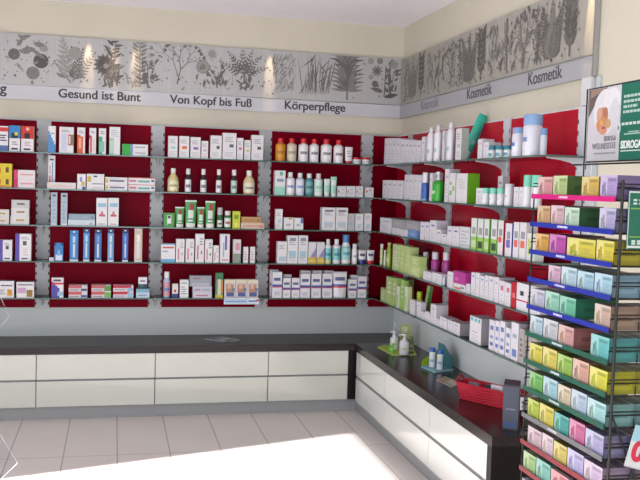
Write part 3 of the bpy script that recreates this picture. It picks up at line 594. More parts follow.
# ------------------------------------------------------------------ bay under «Gesund ist Bunt»
BL = '#3f7cc0'
rows['B', 2] = [
 [C(48, 55.5, 126, 'slim white carton with blue wedge', diag('#4f8fd0', 5, False) + [(.3, .7, .8, .75, GY)]),
  C(59, 73.5, 127, 'wide white carton with orange-framed picture', [(.15, .1, .55, .75, '#cfd3ea'), (.62, .3, .78, .72, '#c8502e'), (.78, .3, 1, .72, '#8a7d66'), (.66, .36, .78, .66, '#e9dcd2')] + lines(.15, .8, .8, .92, 2, GY)),
  C(77, 85, 127.5, 'white carton with orange lower half', [(0, 0, .75, .66, '#e2683c'), (.2, .2, .5, .6, '#f0b090'), (0, .66, .4, .72, '#e2683c')] + lines(.2, .8, .78, .92, 2, GY), side='#8f8f98'),
  C(89, 96, 128, 'slim white carton with red lettering', [(.12, .05, .4, .68, '#d0584a'), (0, .6, .3, .72, '#c24a40'), (.55, .1, .8, .6, '#e9d6d2')] + lines(.2, .85, .8, .92, 2, GY), side='#8f8f98'),
  C(98.5, 105.8, 128.3, 'slim white carton with green lower part', [(0, .0, .5, .68, '#4fa98b'), (.1, .1, .8, .5, '#8cc7b4')] + lines(.2, .8, .78, .92, 2, GY), side='#8f8f98'),
  C(109, 120, 127, 'tall white carton with pale mint block', [(0, .0, .42, .6, '#a5d3c0'), (.08, .08, .36, .5, '#c0e0d2')] + lines(.15, .9, .66, .92, 4, '#c4c6d0'), side='#a3a3ac'),
  C(122, 148, 150, 'lower carton with green end, of a pair', [(0, 0, .33, 1, '#35b04c'), (.33, 0, .42, 1, '#8f9ad0'), (.5, .4, .9, .6, '#a3a3b2')], d=.06),
  C(122, 148, 144.3, 'upper carton with green end, of a pair', [(0, 0, .33, 1, '#35b04c'), (.33, 0, .42, 1, '#8f9ad0'), (.5, .4, .9, .6, '#a3a3b2')], d=.06, on=True)],
 [C(47, 76, 182.5, 'long flat carton with orange lid', [(.1, .3, .9, .6, '#e5cfc9')], '#e4dcdc', top='#e07a42', d=.035),
  C(48, 55, 155.5, 'tall slim white carton behind the flat orange-lidded one', [(.15, .1, .35, .4, '#d8503c'), (.5, .2, .7, .8, '#7d9cd0'), (.15, .45, .32, .7, '#d0a0a0')] + lines(.2, .8, .85, .95, 1, DK), back=.045, side='#7b7b85'),
  C(77, 85.6, 174, 'small white carton with yellow and blue spots', [(.5, .25, .9, .5, '#d6b53c'), (.3, .5, .6, .8, '#8f93c4'), (.6, 0, .95, .2, '#4d5a92')]),
  C(86.5, 104, 174, 'wide white carton with yellow corner', [(.05, .5, .25, .85, '#c9b25a'), (.4, .8, .6, .9, DK), (.3, .35, .95, .42, GY), (.35, .12, .9, .18, '#c7c7d0')]),
  C(105, 127.5, 184.6, 'lower flat white carton with yellow spot and blue lettering', flat_text('#6f7699') + [(.02, .25, .13, .8, '#d2bd4d')], d=.055),
  C(105, 127.5, 177.3, 'upper flat white carton with yellow spot and blue lettering', flat_text('#6f7699') + [(.02, .25, .13, .8, '#d2bd4d')], d=.055, on=True),
  C(128.3, 155, 184.6, 'lower flat white carton with teal lettering', [(.03, .35, .3, .65, '#c4828a'), (.36, .3, .8, .6, '#6fb2a9'), (.86, .4, .97, .7, '#4d5f92'), (0, .9, 1, 1, '#cf6a62')], d=.055),
  C(128.3, 155, 177.6, 'upper flat white carton with teal lettering', [(.03, .35, .3, .65, '#c4828a'), (.36, .3, .8, .6, '#6fb2a9'), (.86, .4, .97, .7, '#4d5f92'), (0, .88, 1, 1, '#cf6a62')], d=.055, on=True)],
 [C(50.5, 57, 192.5, 'slim tall grey-blue carton', [(.25, .88, .75, .94, '#4a4a5c'), (0, 0, 1, .05, '#e8e8ee')] + lines(.35, .65, .2, .8, 5, '#8aa0b2'), '#aebfce'),
  C(60.5, 67.2, 193, 'slim tall grey-blue carton', [(.25, .88, .75, .94, '#4a4a5c'), (0, 0, 1, .05, '#e8e8ee')] + lines(.35, .65, .2, .8, 5, '#8aa0b2'), '#aebfce'),
  C(67.8, 95, 220, 'lower pale carton lying below the grey one', [(.8, .2, .9, .5, '#c89aa8')], '#cfdbe6', d=.06),
  C(68.5, 95, 214, 'grey-blue carton lying on the pale one', [(.86, .3, .94, .6, '#5f6c80'), (.1, .3, .7, .5, '#9db0c2')], '#93a7ba', d=.06, on=True),
  C(96, 107.2, 198, 'white carton with red emblem', [(.15, .68, .9, .82, '#9dc3e0'), (.25, .34, .8, .42, '#cf5a68'), (.4, .42, .62, .52, '#b88a94'), (.2, .06, .8, .09, GY)]),
  C(107.7, 118.5, 198, 'white carton with red emblem', [(.15, .68, .9, .82, '#9dc3e0'), (.25, .34, .8, .42, '#cf5a68'), (.4, .42, .62, .52, '#b88a94'), (.2, .06, .8, .09, GY)])],
 [C(49, 53.6, 257.6, 'tiny white carton beside the small blue pack', [(.2, .3, .8, .6, '#b9c2d8')], '#d9dce6', d=.03),
  C(54.2, 63, 243, 'small blue pack with white foot', [(.15, .05, .9, .35, '#dfe6f0'), (.35, .3, .65, .6, '#8db4e0'), (0, .85, .2, 1, '#1d3f80'), (.75, .85, 1, 1, '#1d3f80')], '#3a86cc', d=.035),
  I('tb', 69.5, 78, 230.5, 'wide bright blue toothbrush pack', col='#3f8bd2', tip='#3a80c8', art=[(.3, .66, .75, .8, '#a9cbe8')], d=.03),
  I('tb', 83, 89.3, 229, 'light blue toothbrush pack with white foot', col='#5d9bd6', tip='#25467f', art=[(.3, .3, .7, .7, '#b9d3ee')], d=.03),
  I('tb', 94.3, 101.3, 229.6, 'mid blue toothbrush pack with dark top', col='#3f77bd', tip='#1b3672', art=[(.35, .3, .7, .7, '#6d9ad6')], d=.03),
  I('tb', 107.3, 113.6, 229.3, 'pale blue toothbrush pack with dark top', col='#77a9d8', tip='#274a86', art=[(.3, .4, .7, .8, '#cfdcea')], d=.03),
  I('tb', 122, 128, 229.2, 'deep blue toothbrush pack with dark top', col='#3a6fc0', tip='#1b356f', art=[(.35, .3, .7, .7, '#6b97d8')], d=.03),
  I('tb', 134, 142, 228.4, 'cream toothbrush pack with pink brush', col='#dfc9c0', tip='#d9c3ba', art=[(.3, .35, .7, .8, '#eee4e2'), (.4, .1, .6, .5, '#c98a92')], d=.03)],
 [C(51.3, 63.4, 277.8, 'white carton with red band and violet swoosh', diag('#5347a8', 6, False)[:4] + [(0, .66, 1, .76, '#d0404c'), (.5, .1, 1, .3, '#9cc4dd'), (.15, .82, .8, .92, '#5d4a5c')], side='#a5a8b2', d=.06),
  C(68.5, 87.3, 291.6, 'lower red and white flat carton with blue end', [(0, .5, .7, 1, '#cf5f66'), (.66, .1, .98, .45, '#3f57a8'), (.05, .15, .55, .32, '#9d97a8')], '#d9d5da', d=.07),
  C(68.5, 87.3, 285, 'upper red and white flat carton with blue end', [(0, .5, .7, 1, '#c9656c'), (.66, .1, .98, .45, '#3f4f78'), (.05, .15, .55, .32, '#9d97a8')], '#d3cfd4', d=.07, on=True),
  C(91.3, 111, 291.6, 'lower red and white flat carton with green end', [(0, .5, .7, 1, '#cf5f66'), (.66, .1, 1, .9, '#6fb04f'), (.05, .15, .55, .32, '#9d97a8')], '#d9d5da', d=.07),
  C(91.3, 111, 285, 'upper red and white flat carton with green end', [(0, .5, .7, 1, '#c9656c'), (.66, .1, 1, .9, '#63934c'), (.05, .15, .55, .32, '#9d97a8')], '#d3cfd4', d=.07, on=True),
  C(113, 133.4, 291.6, 'lower red and white flat carton with pale blue end', [(0, .55, .8, 1, '#c62c4a'), (.7, .05, .97, .85, '#9cc3e0'), (.06, .2, .6, .4, '#a9a2b8')], '#dcd8de', d=.07),
  C(113, 133.4, 285.3, 'upper red and white flat carton with pale blue end', [(0, .55, .9, 1, '#c62c4a'), (.7, .05, .97, .6, '#8db4d8'), (.06, .2, .6, .4, '#a9a2b8')], '#dcd8de', d=.07, on=True),
  C(136, 149.5, 289, 'pale blue carton under the small dark-footed one', [(0, .62, 1, 1, '#7fb3c9'), (.1, .2, .8, .36, '#8fa4c4')], '#c3d6e6', d=.06),
  C(138.2, 147, 277.3, 'small white carton with dark blue foot', [(0, 0, 1, .42, '#1f3d5c'), (.2, .2, .6, .4, '#2f6f70'), (.2, .62, .8, .74, '#4a5578')], on=True, d=.045)]]
# ------------------------------------------------------------------ bay under «Von Kopf bis Fuß»
DB_, CRM = '#25262b', '#d8cc8e'
def dark_bottle(x0, x1, t, lc): return I('b', x0, x1, t, 'small dark bottle, ' + ('greenish' if lc != WH else 'white') + ' label', body=DB_, cap='#e6e6e8', label=lc, lcol='#777b86', capw=.68, caph=.24, neck=.3, lab=(.04, .72))
gtube = lambda x0, x1, t, look: I('t', x0, x1, t, look, body='#3c9a52', cap='#e9ebe8', art=[(0, .9, 1, 1, '#dfe8df'), (.36, .6, .72, .85, '#a83a40'), (.3, .05, .75, .55, '#d3e0d6'), (0, 0, .3, .3, '#5aa868'), (.2, .12, .8, .22, '#4f7f6c')], capw=.82, caph=.17, d=.035)
rows['B', 3] = [
 [C(168, 177.4, 136, 'white carton with mint mark', mark('#a5d4c4')), C(179, 189, 136.2, 'white carton with orange mark', mark('#e0693c', .40, .13)), C(190.2, 200.4, 137.2, 'white carton with violet mark', mark('#9468c0', .40, .12)),
  C(201.2, 208, 141, 'short white carton with grey print', mark('#b3b6c0')), C(210, 221.5, 135.6, 'white carton with dark square mark', mark('#54595f', .42, .13, .55, .82), side='#9fa0aa'),
  C(222.3, 236, 133, 'tallest white carton with dark blue mark', mark('#5d6f80', .45, .12, .5, .8)), C(236.7, 243, 138, 'slim white carton with pink mark', mark('#d0788c', .45, .12)),
  C(244, 250.4, 140.2, 'slim white carton with pale yellow mark', mark('#d6c79a', .4, .12)), C(251.2, 263, 135.2, 'white carton with dark mark beside the upright', mark('#5d5f5c', .42, .12, .5, .82))],
 [I('b', 167.5, 179, 168.2, 'pale yellow bottle with white cap, far end', body=CRM, cap='#eceae4', label='#e9e4c4', lcol='#b4b078', capw=.44, caph=.22, neck=.4, lab=(.1, .62)),
  dark_bottle(184.8, 191.4, 168.6, WH), dark_bottle(200.2, 206.6, 169, WH), dark_bottle(215.8, 221.8, 169.4, WH), dark_bottle(230.8, 237.3, 169.7, '#bcd8d0'),
  I('b', 243.6, 255.2, 170.5, 'cream bottle with white cap beside the upright', body='#d9c9a0', cap='#eceae4', label='#e6dfc8', lcol='#8f9484', capw=.46, caph=.22, neck=.38, lab=(.1, .6))],
 [C(163.5, 174.4, 213, 'green carton with white label', [(.32, .12, .7, .85, '#dfe8e0'), (.38, .62, .64, .82, '#5a4048'), (.35, .1, .7, .25, '#4f8a5c')], '#4fa355'),
  gtube(174.9, 184.3, 207, 'shorter green tube beside the green carton'), gtube(184.8, 196.4, 200.3, 'tallest green tube on its white cap'), gtube(196.8, 204.6, 207.3, 'slim green tube between two tall ones'), gtube(205, 215.2, 201.2, 'tall green tube beside the green roll-on'),
  I('b', 217, 222.8, 207.6, 'green roll-on with grey cap', body='#2f6f46', cap='#b4b9bc', label='#d5dcd6', lcol='#2f5f46', capw=.95, caph=.36, neck=.08, lab=(.1, .6), name='roll_on_bottle'),
  I('b', 224.3, 231.2, 211, 'green bottle with white cap', body='#2f7f4c', cap='#e2e4e2', label='#e2e6e2', lcol='#a85a60', capw=.85, caph=.25, neck=.1, lab=(.1, .8)),
  C(232.4, 240, 211.3, 'lime yellow carton', [(.2, .55, .8, .8, '#7a9a2c'), (.3, .1, .7, .35, '#e8ea80')], '#cdd83a'),
  C(240.8, 264.3, 223, 'lower beige flat carton', [(.1, .35, .8, .6, '#cf9a94'), (.8, .2, .95, .7, '#d88a80')], '#dbc4ae', d=.05), C(241.5, 261, 217, 'upper tan flat carton', [(.05, .2, .7, .6, '#b08858'), (.78, .2, .95, .7, '#8f7a5c')], '#c49a68', d=.05, on=True)],
 [C(160.7, 175, 243.7, 'wide white carton with pale blue foot and red lettering', [(0, 0, 1, .18, '#6ab3e0'), (.1, .75, .9, .84, '#d0685c'), (.1, .55, .5, .62, '#8fb3d0'), (0, .95, 1, 1, '#5fa8d8')], d=.06),
  C(175.6, 184.3, 239, 'white carton with pink script, beside the wide one', side_script('#d68098'), side='#a9aab2'), C(185.3, 194, 239, 'white carton with pink script and grey corner', side_script('#d68098', '#a3a6ae'), side='#a9aab2'),
  C(195, 203.8, 234, 'taller white carton with pink script and grey leaf', side_script('#cf7890', '#8f9890')), C(204.6, 212.3, 239.4, 'white carton with green leaf', side_script('#d68098', '#5f9a72')),
  C(213, 218.8, 245.6, 'short white carton with pink script', side_script('#d68098')), C(219.6, 229.4, 234.2, 'tall white carton with violet script', [(.5, .45, .72, .95, '#6f62b0'), (.3, .2, .45, .7, '#9db4d8'), (.2, .08, .9, .12, '#c07888')]),
  C(232.8, 240.6, 239.6, 'grey-footed carton with pink square', [(0, 0, 1, .4, '#8f9a90'), (.3, .55, .85, .85, '#d698a8')], '#dcd9de'),
  C(243.2, 248, 247, 'small slim white carton', lines(.2, .8, .2, .8, 4, '#b4a4b4')), C(250, 254.9, 247, 'small slim white carton', lines(.2, .8, .2, .8, 4, '#b4a4b4'))],
 [I('b', 163, 170.2, 272, 'white-capped bottle with pink and blue body', body='#a9b6d8', cap='#eeeef2', label='#cf98a6', lcol='#5f86c4', base='#8fb3d8', capw=.75, caph=.24, neck=.14, lab=(.1, .8)),
  C(172, 178, 284, 'tiny white carton with dark blue foot and red mark', [(0, 0, 1, .3, '#2f3f86'), (.3, .4, .7, .6, '#c84050')]), C(179.6, 188.4, 280, 'plain white carton with grey writing', lines(.15, .85, .2, .7, 4, '#9aa4b4') + [(.2, .8, .8, .86, '#7a9a84')]),
  C(192.6, 211.8, 292.5, 'lowest lavender flat carton in the stack', [(.15, .35, .8, .6, '#c07e98')], '#d5d2de', d=.06), C(192.6, 211.8, 286.5, 'second lavender flat carton in the stack', [(.1, .3, .4, .6, '#b08aa8'), (.5, .3, .9, .6, '#a9a8c0')], '#cbc9d8', d=.06, on=True), C(189.4, 211.4, 275.8, 'grey carton on top of the lavender stack', [(.15, .7, .5, .8, '#a85868'), (.1, .1, .9, .3, '#b9bcc8')], '#9fa6b2', d=.06, on=True),
  C(215.2, 222.8, 273.2, 'tall striped green and orange carton', [(0, .75, 1, 1, '#3d7a58'), (.3, 0, .7, .75, '#dcd5c4'), (0, 0, 1, .12, '#d2c43a'), (.7, .2, 1, .7, '#cf8f48')], '#5f9a6c')] + [
  C(a, a + 11.2, 279.6, 'picture carton behind the shelf card', [(.15, .3, .85, .75, '#b98a72'), (.3, .5, .6, .8, '#dcb89a'), (.2, .08, .9, .3, '#4a5f98'), (0, .86, 1, 1, '#e5dcc0'), (.7, .35, .95, .55, '#6f7f9a')], '#d9d3d6', d=.05) for a in (224, 235.4, 246.8)]]
# ------------------------------------------------------------------ bay under «Körperpflege»
RC = '#d2202c'
def wb(x0, x1, t, look, **k):
    kw = dict(body='#e8e6ea', cap=RC, label='#ecebee', lcol='#8d8f98', capw=.55, caph=.2, neck=.12, lab=(.2, .8)); kw.update(k); return I('b', x0, x1, t, look, **kw)
def blueband(x0, x1, t, look, **k): return C(x0, x1, t, look, [(.15, .66, .85, .78, '#5a6690'), (0, .44, 1, .52, '#3d5cb0'), (0, .40, 1, .44, '#cf3a48'), (.2, .1, .8, .25, '#c9c9d4')], '#e3e2ea', top='#8c8b94', **k)
rows['B', 4] = [
 [wb(276, 286, 138, 'amber bottle with red cap', body='#d08a1c', label='#d6962a', lcol='#a86818'), wb(287.3, 297.2, 138.2, 'pale beige bottle with red cap', body='#cfc6b2', label='#d6cdb9', lcol='#a89c84'),
  wb(299, 309, 138.4, 'white bottle with red cap, beside the beige one'), wb(310, 319.4, 138.8, 'white bottle with red cap and faint red lines'), wb(321.5, 332.5, 139.2, 'widest white bottle with red cap'), wb(334.3, 344, 140, 'white bottle with red cap, beside the red-capped tube'),
  I('t', 345, 352.8, 147, 'white tube standing on red cap', body='#e6e6ea', cap='#c8283a', art=lines(.25, .8, .3, .8, 3, GY), d=.03), I('j', 353, 362, 157.3, 'white jar with red lid, beside the tube', label='#c9c9d2'), I('j', 362.6, 371.3, 157.5, 'white jar with red lid, beside the upright', label='#c9c9d2')],
 [C(274.5, 285, 170.6, 'white and mint carton', [(0, .0, 1, .35, '#9fdccb'), (.2, .55, .85, .66, '#8a9ab0'), (.45, .8, .75, .95, '#5fc0a4')]),
  wb(286, 295.4, 172.3, 'white bottle with white cap beside the mint carton', cap=WH, lcol='#9aa8d0'), wb(296, 305, 173, 'pale blue bottle with white cap', body='#d3d8e8', cap=WH, label='#dfe2ee', lcol='#8fa4cc'),
  wb(305.5, 313.6, 173.5, 'teal bottle with white cap', body='#4d8f95', cap='#dfe6e8', label='#6fa9ac', lcol='#3f6f76', capw=.6), wb(314.5, 323.3, 173.5, 'white bottle with red-dotted cap and mint label', cap='#e8d6da', label='#c9e6dc', lcol='#9fd0c0'),
  I('t', 324, 330.3, 179, 'small mint and white tube', body='#dfe9e8', cap='#e8ecec', art=[(.1, .1, .9, .6, '#a4dccb')], d=.03), I('t', 330.6, 336.8, 176.8, 'taller mint tube with white foot', body='#a9dccf', cap='#e8ecec', art=[(.2, .5, .8, .8, '#e6ecec')], d=.03)] +
 [C(a, c, 186.2, 'small white carton with red specks', [(.1, .4, .25, .6, '#c8505c'), (.4, .3, .85, .4, '#b4bcc4'), (.5, .6, .7, .75, '#a9c4b9')], '#dddde2', top='#aaaab2', d=.06) for a, c in ((337.3, 346), (346.4, 355), (355.4, 363))] +
 [C(365, 373.4, 187.6, 'small white carton with red specks', [(.1, .5, .3, .7, '#c8505c'), (.4, .3, .85, .4, '#b4bcc4'), (.5, .65, .75, .8, '#c9747c')], '#dddde2', d=.06)],
 [C(275.2, 282.3, 209.2, 'slim tall white carton with pale blue print', mark('#b8cbe0', .3, .2)), C(283.5, 293.4, 217.6, 'square white carton with yellow spot on lid', [(.5, .82, .85, .98, '#d6b53c'), (.25, .3, .7, .5, '#a9bcb4')], d=.05), C(294, 303.2, 218, 'square white carton with blue corner', [(.7, .55, 1, 1, '#6674b8'), (.25, .3, .65, .5, '#a9bcc4')], d=.05),
  C(321.6, 335, 207.6, 'large white carton with pale blue print', mark('#b9d2e2', .15, .22, .15, .85) + [(.2, .82, .85, .9, '#6f7482')]), C(335.6, 347.4, 207.8, 'large white carton with pale blue print', mark('#b9d2e2', .15, .22, .15, .85) + [(.2, .82, .85, .9, '#6f7482')]),
  C(347.9, 354.3, 213.8, 'grey carton with blue print', mark('#a9c0cc', .3, .2), '#c3c4c4'), C(355, 363, 213.8, 'small white carton with blue-grey print', mark('#b9d2e2', .15, .25)), C(364, 371.2, 213.4, 'small white carton with blue-grey print', mark('#b9d2e2', .15, .25))],
 [C(277, 286.6, 241.6, 'white carton with pale blue waves', mark('#a9cce0', .12, .2, .2, .9)), C(287, 297.5, 235.6, 'tall white carton with light blue print', mark('#a9cce0', .2, .25, .15, .85) + [(.2, .8, .8, .92, '#8a94a4')]), C(298, 307.4, 235.6, 'tall white carton with light blue print', mark('#a9cce0', .2, .25, .15, .85) + [(.2, .8, .8, .92, '#8a94a4')])] +
 [C(a, c, 242.2, 'white carton with violet diagonal and yellow foot', diag('#8f90c8', 6) + [(0, 0, 1, .3, '#d8b84a'), (.1, .08, .9, .2, '#e0cf7a'), (0, .8, .6, 1, '#dcdce4')], '#dfdfe6') for a, c in ((307.9, 315.8), (316.3, 324.2))] +
 [wb(324.8, 331.8, 239.4, 'slim white bottle with teal and yellow label', cap=WH, label='#7fc4c8', lcol='#2f8f96', base='#d8d690'), wb(333, 341, 239.4, 'slim white bottle with teal label', cap=WH, label='#7fc4c8', lcol='#2f8f96'),
  wb(341.8, 351.2, 235, 'white bottle with large blue cap', cap='#4f86c0', label='#9fd4d6', lcol='#4fa8b0', capw=.75, caph=.26, neck=.25, extra=()), wb(352.2, 357.8, 244, 'small slim white bottle', cap='#e0e2e8', lcol='#a4b4c4', capw=.8),
  I('t', 358.6, 366.3, 250.4, 'small white tube with dark blue cap', body='#e3e3ea', cap='#2c3a86', art=[(.2, .5, .8, .75, '#5a5f78'), (0, 0, 1, .2, '#2c3a86')], d=.03), I('t', 367, 374.6, 250.4, 'small white tube with red cap', body='#e3e3ea', cap='#c8283a', art=[(.2, .5, .8, .75, '#5a5f78'), (0, 0, 1, .12, '#c8283a')], d=.03)],
 [blueband(272, 281.6, 272, 'tall white carton with blue and red band, end of row', d=.05), blueband(269.8, 278, 269.8, 'white carton standing behind the tall end carton', back=.06, d=.05), blueband(282.6, 290.4, 278, 'short white carton, red band, beside the tall one', d=.05), blueband(291.4, 299.4, 278, 'short white carton with blue and red band, paired', d=.05),
  blueband(283, 291, 274.5, 'white carton standing behind the short pair', back=.06, d=.05),
  blueband(300, 309.8, 273.6, 'white carton with blue and red band', d=.05), blueband(311, 320.8, 273.6, 'white carton with blue and red band', d=.05), blueband(322, 331.8, 273.6, 'white carton with blue and red band', d=.05),
  blueband(300.2, 310, 270.6, 'white carton in the second row, back', back=.06, d=.05), blueband(312, 321.6, 270.6, 'white carton in the second row, back', back=.06, d=.05), blueband(323.4, 333, 270.6, 'white carton in the second row, back', back=.06, d=.05),
  I('t', 332.8, 347.2, 272, 'wide white refill pouch with blue and red band', body='#e3e2ea', cap='#dddce4', art=[(.2, .66, .8, .78, '#5a6690'), (0, .40, 1, .48, '#3d5cb0'), (0, .36, 1, .40, '#cf3a48'), (0, .93, 1, 1, '#c9c8d0')], capw=.9, caph=.05, name='refill_pouch', d=.05),
  blueband(348.4, 356.3, 279.6, 'short white carton with blue and red band, beside the pouch', d=.05), blueband(357.4, 366, 276.4, 'white carton with blue and red band, beside the upright', d=.05), blueband(350, 358, 275, 'white carton standing behind the shortest one', back=.06, d=.05)]]
for bay in (1, 2, 3, 4):
    for si in range(5): shelf_row('B', bay, si, rows['B', bay][si], FB)
# ------------------------------------------------------------------ right wall
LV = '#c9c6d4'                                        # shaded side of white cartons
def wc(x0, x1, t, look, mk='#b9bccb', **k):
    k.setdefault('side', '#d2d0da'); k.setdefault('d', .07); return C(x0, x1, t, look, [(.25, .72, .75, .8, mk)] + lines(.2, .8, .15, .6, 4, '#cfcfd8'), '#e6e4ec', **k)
rr = []
rr.append(
 [wc(a, c, t, 'slim plain white carton in corner row', d=.12) for a, c, t in ((384, 387.7, 138.4), (388, 391.7, 138.3), (392, 395.7, 138.3), (396, 399.7, 138.6))] +
 [wc(a, c, t, 'slim lower carton with grey print', '#9c9fb0', d=.12) for a, c, t in ((400.2, 404, 139.8), (404.3, 408, 139.9), (408.3, 411.8, 140.2), (412.1, 415.6, 140.6), (416, 420.4, 140.8))] +
 [wc(421, 424.2, 136.8, 'white carton stepping up beside the low row'),
  I('b', 426.6, 434.2, 127.5, 'white bottle with narrow nozzle, shortest of three', body='#e3e2ea', cap='#dcdce4', label='#e6e6ec', lcol='#a9c4d0', capw=.55, caph=.13, neck=.14, d=.04),
  I('b', 433.4, 441.4, 125.3, 'white bottle with narrow nozzle, middle of three', body='#e3e2ea', cap='#dcdce4', label='#e6e6ec', lcol='#a9c4d0', capw=.55, caph=.13, neck=.14, d=.04),
  wc(441.4, 443.6, 130.6, 'white carton between two nozzle bottles', '#9fc4d0'),
  I('b', 446, 453.6, 122.8, 'white bottle with narrow nozzle, tallest of three', body='#e3e2ea', cap='#dcdce4', label='#e6e6ec', lcol='#a9c4d0', capw=.55, caph=.13, neck=.14, d=.04),
  C(455, 460.8, 128.4, 'white carton with grey-green side behind the teal bottle', mark('#b9c4c8'), side='#a9b4ae', d=.045),
  wc(477.3, 481.8, 139, 'slim white carton beside the teal bottle', '#d0a9a9'), wc(483, 488.4, 142.2, 'short white carton beside the small jars', '#c4a9b4')] +
 [I('k', a, c, 145.6, 'small teal and white jar', body='#d9e4e8', cap='#2f7f94', caph=.34, label='#5fa4b8', lcol='#2f6f8c', name='cream_jar', taper=1.02) for a, c in ((489, 495.4), (496.2, 503.2), (504.2, 511.6))] +
 [I('k', 512.6, 523.4, 127.8, 'shorter white can with pale blue cap', body='#d9dbe6', cap='#88a9d6', caph=.2, label='#e6e8f0', lcol='#4f78c8'),
  I('k', 524, 539.6, 114.6, 'tallest white can with pale blue cap', body='#d9dbe6', cap='#88a9d6', caph=.255, label='#dfe0ea', lcol='#7f8fb8'),
  I('k', 540.2, 545.8, 128.4, 'slim white can with pale blue cap beside the tallest', body='#c9cedc', cap='#6f98cc', caph=.25)])
rr.append(
 [wc(a, c, t, 'slim white carton in corner group', '#a9a9b6', d=.1) for a, c, t in ((382.3, 387, 180.2), (387.3, 391.6, 180.2), (392, 396.4, 180.4), (396.8, 402.4, 180.6))] +
 [wc(404, 408.2, 174.5, 'tall slim white carton in the second group'), wc(408.6, 412.6, 174.6, 'tall slim white carton in the second group'), wc(413, 417, 175, 'tall slim white carton in the second group'), wc(417.4, 420.4, 175.4, 'tall slim white carton in the second group'),
  I('b', 421, 428.4, 172.5, 'white-capped bottle with blue body', body='#3f66b8', cap='#e6e6ee', label='#3460b4', lcol='#4f78c8', capw=.8, caph=.36, neck=.1, base='#8fb0dc'),
  wc(429, 431.6, 173, 'slim white carton squeezed beside the green pump bottle'),
  I('p', 432, 443.6, 171.6, 'bright green pump bottle with white emblem', body='#2fa32c', pump='#e6e9ee', label='#36ac2f', lcol='#c9e4c4'),
  wc(444, 448, 169, 'tallest white carton beside the green pump bottle'), C(448.5, 454.6, 173, 'white carton with green stripes', [(.1, .25, .5, .4, '#7fb86a'), (.5, .4, .9, .55, '#9fc88a'), (.1, .6, .4, .7, '#7fb86a')], side='#d2d6d2', d=.05),
  C(455.6, 466.6, 173.4, 'large white carton with bright green side', lines(.2, .8, .5, .85, 4, '#cfd2d0'), '#e9e8ec', side='#6cae1e', d=.075),
  wc(475.6, 481.8, 188, 'short white carton beside the mint cans')] +
 [I('k', a, c, 188, 'short white can with mint lid', body='#e3e6ea', cap='#7fd6bd', caph=.32, label='#e8eaee', lcol='#c4d0d0') for a, c in ((482.4, 489.2), (489.8, 496.8), (497.4, 504.4))] +
 [wc(497, 501.8, 176, 'tall slim carton behind the mint-lidded cans', '#8f8a7c', back=.09, d=.04),
  I('k', 505, 512.6, 183.8, 'plain white can with white lid', body='#e0e0e8', cap='#d6d6de', caph=.15, label='#e3e3ea', lcol='#b9bcc8'), wc(513.2, 518, 187, 'short white carton before the tall mint cans'), wc(518.4, 522.8, 187, 'short white carton before the tall mint cans'),
  I('k', 523.4, 531, 175, 'tall white can with mint lid', body='#e3e6ea', cap='#7fd6bd', caph=.36), I('k', 531.6, 540.4, 175.2, 'tall white can with mint lid', body='#e3e6ea', cap='#7fd6bd', caph=.36)])
rr.append(
 [wc(379.8, 391.4, 218, 'broad white carton at the corner end', d=.16, side='#a6a4ae'),
  wc(392, 399.4, 228.2, 'lower white flat carton under a grey one', d=.1), C(392, 404.6, 219.6, 'grey flat carton lying on white ones, corner side', lines(.1, .9, .3, .7, 2, '#b9b9c0'), '#a9a8ae', d=.1, on=True),
  wc(400, 407.4, 229, 'lower white flat carton beside the blue one', d=.1), C(408, 416.6, 230, 'small blue carton under the grey one', [(.2, .3, .8, .6, '#8fb0dc')], '#6f96cc', d=.1), C(405.4, 418.6, 221, 'grey flat carton lying on the blue one', lines(.1, .9, .3, .7, 2, '#b9b9c0'), '#a4a3aa', d=.1, on=True)] +
 [wc(a, c, t, 'white carton with blue dot among the stepped group', '#4f5fa8', d=.08) for a, c, t in ((420, 424.2, 222), (424.6, 428.6, 222.2), (429.2, 435.6, 220.4), (436, 440.6, 229.6), (441.2, 446.4, 234), (446.8, 451.4, 226.2), (452, 458.6, 226.6))] +
 [C(459.2, 469.4, 227, 'grey-white carton with blue-grey stripes', lines(.1, .9, .1, .9, 5, '#b4bfca'), '#dfe0e6', side='#a4b4c4', d=.06)] +
 [C(a, c, t, 'tall white carton with green base' + x, [(.2, .5, .8, .72, '#9aa0a4'), (0, 0, 1, .42, '#9fd06a'), (.1, .08, .9, .3, g2)], '#e6e8e8', side='#5fae2c', d=.06) for a, c, t, g2, x in ((470.4, 475.8, 218.2, '#cfe0b0', ''), (476.8, 482.4, 218.8, '#3f4f3a', ''), (483.2, 488.2, 219.2, '#cfe0b0', ''), (490.2, 496, 219.6, '#3f4f3a', ''))] +
 [C(497, 502.4, 220.4, 'tall white carton with red block', [(.2, .55, .8, .75, '#9aa0a4'), (.1, .36, .7, .52, '#e0604a')], '#e6e4ea', side='#b92c3c', d=.06),
  C(504.4, 511, 223.4, 'tall white carton with violet block', [(.25, .52, .75, .75, '#9aa0b4'), (.15, .26, .75, .5, '#7a6fc8')], '#e4e4ee', side='#3f4fa8', d=.06),
  C(512.4, 517.8, 222.2, 'tall white carton with coral block', [(.2, .55, .8, .75, '#9aa0a4'), (.15, .3, .8, .5, '#e8735a')], '#e6e4ea', side='#d8d2da', d=.06), C(518.6, 525.2, 222.6, 'tall white carton with coral block', [(.2, .55, .8, .75, '#9aa0a4'), (.15, .3, .8, .5, '#e8735a')], '#e6e4ea', side='#d8d2da', d=.06),
  C(526, 534, 233.6, 'short white carton with lime and teal marks', [(.15, .2, .4, .8, '#c4d65a'), (.6, .1, .9, .4, '#7fc0c8')], '#e6e8e4', d=.05)])
lg = '#b4cf6a'
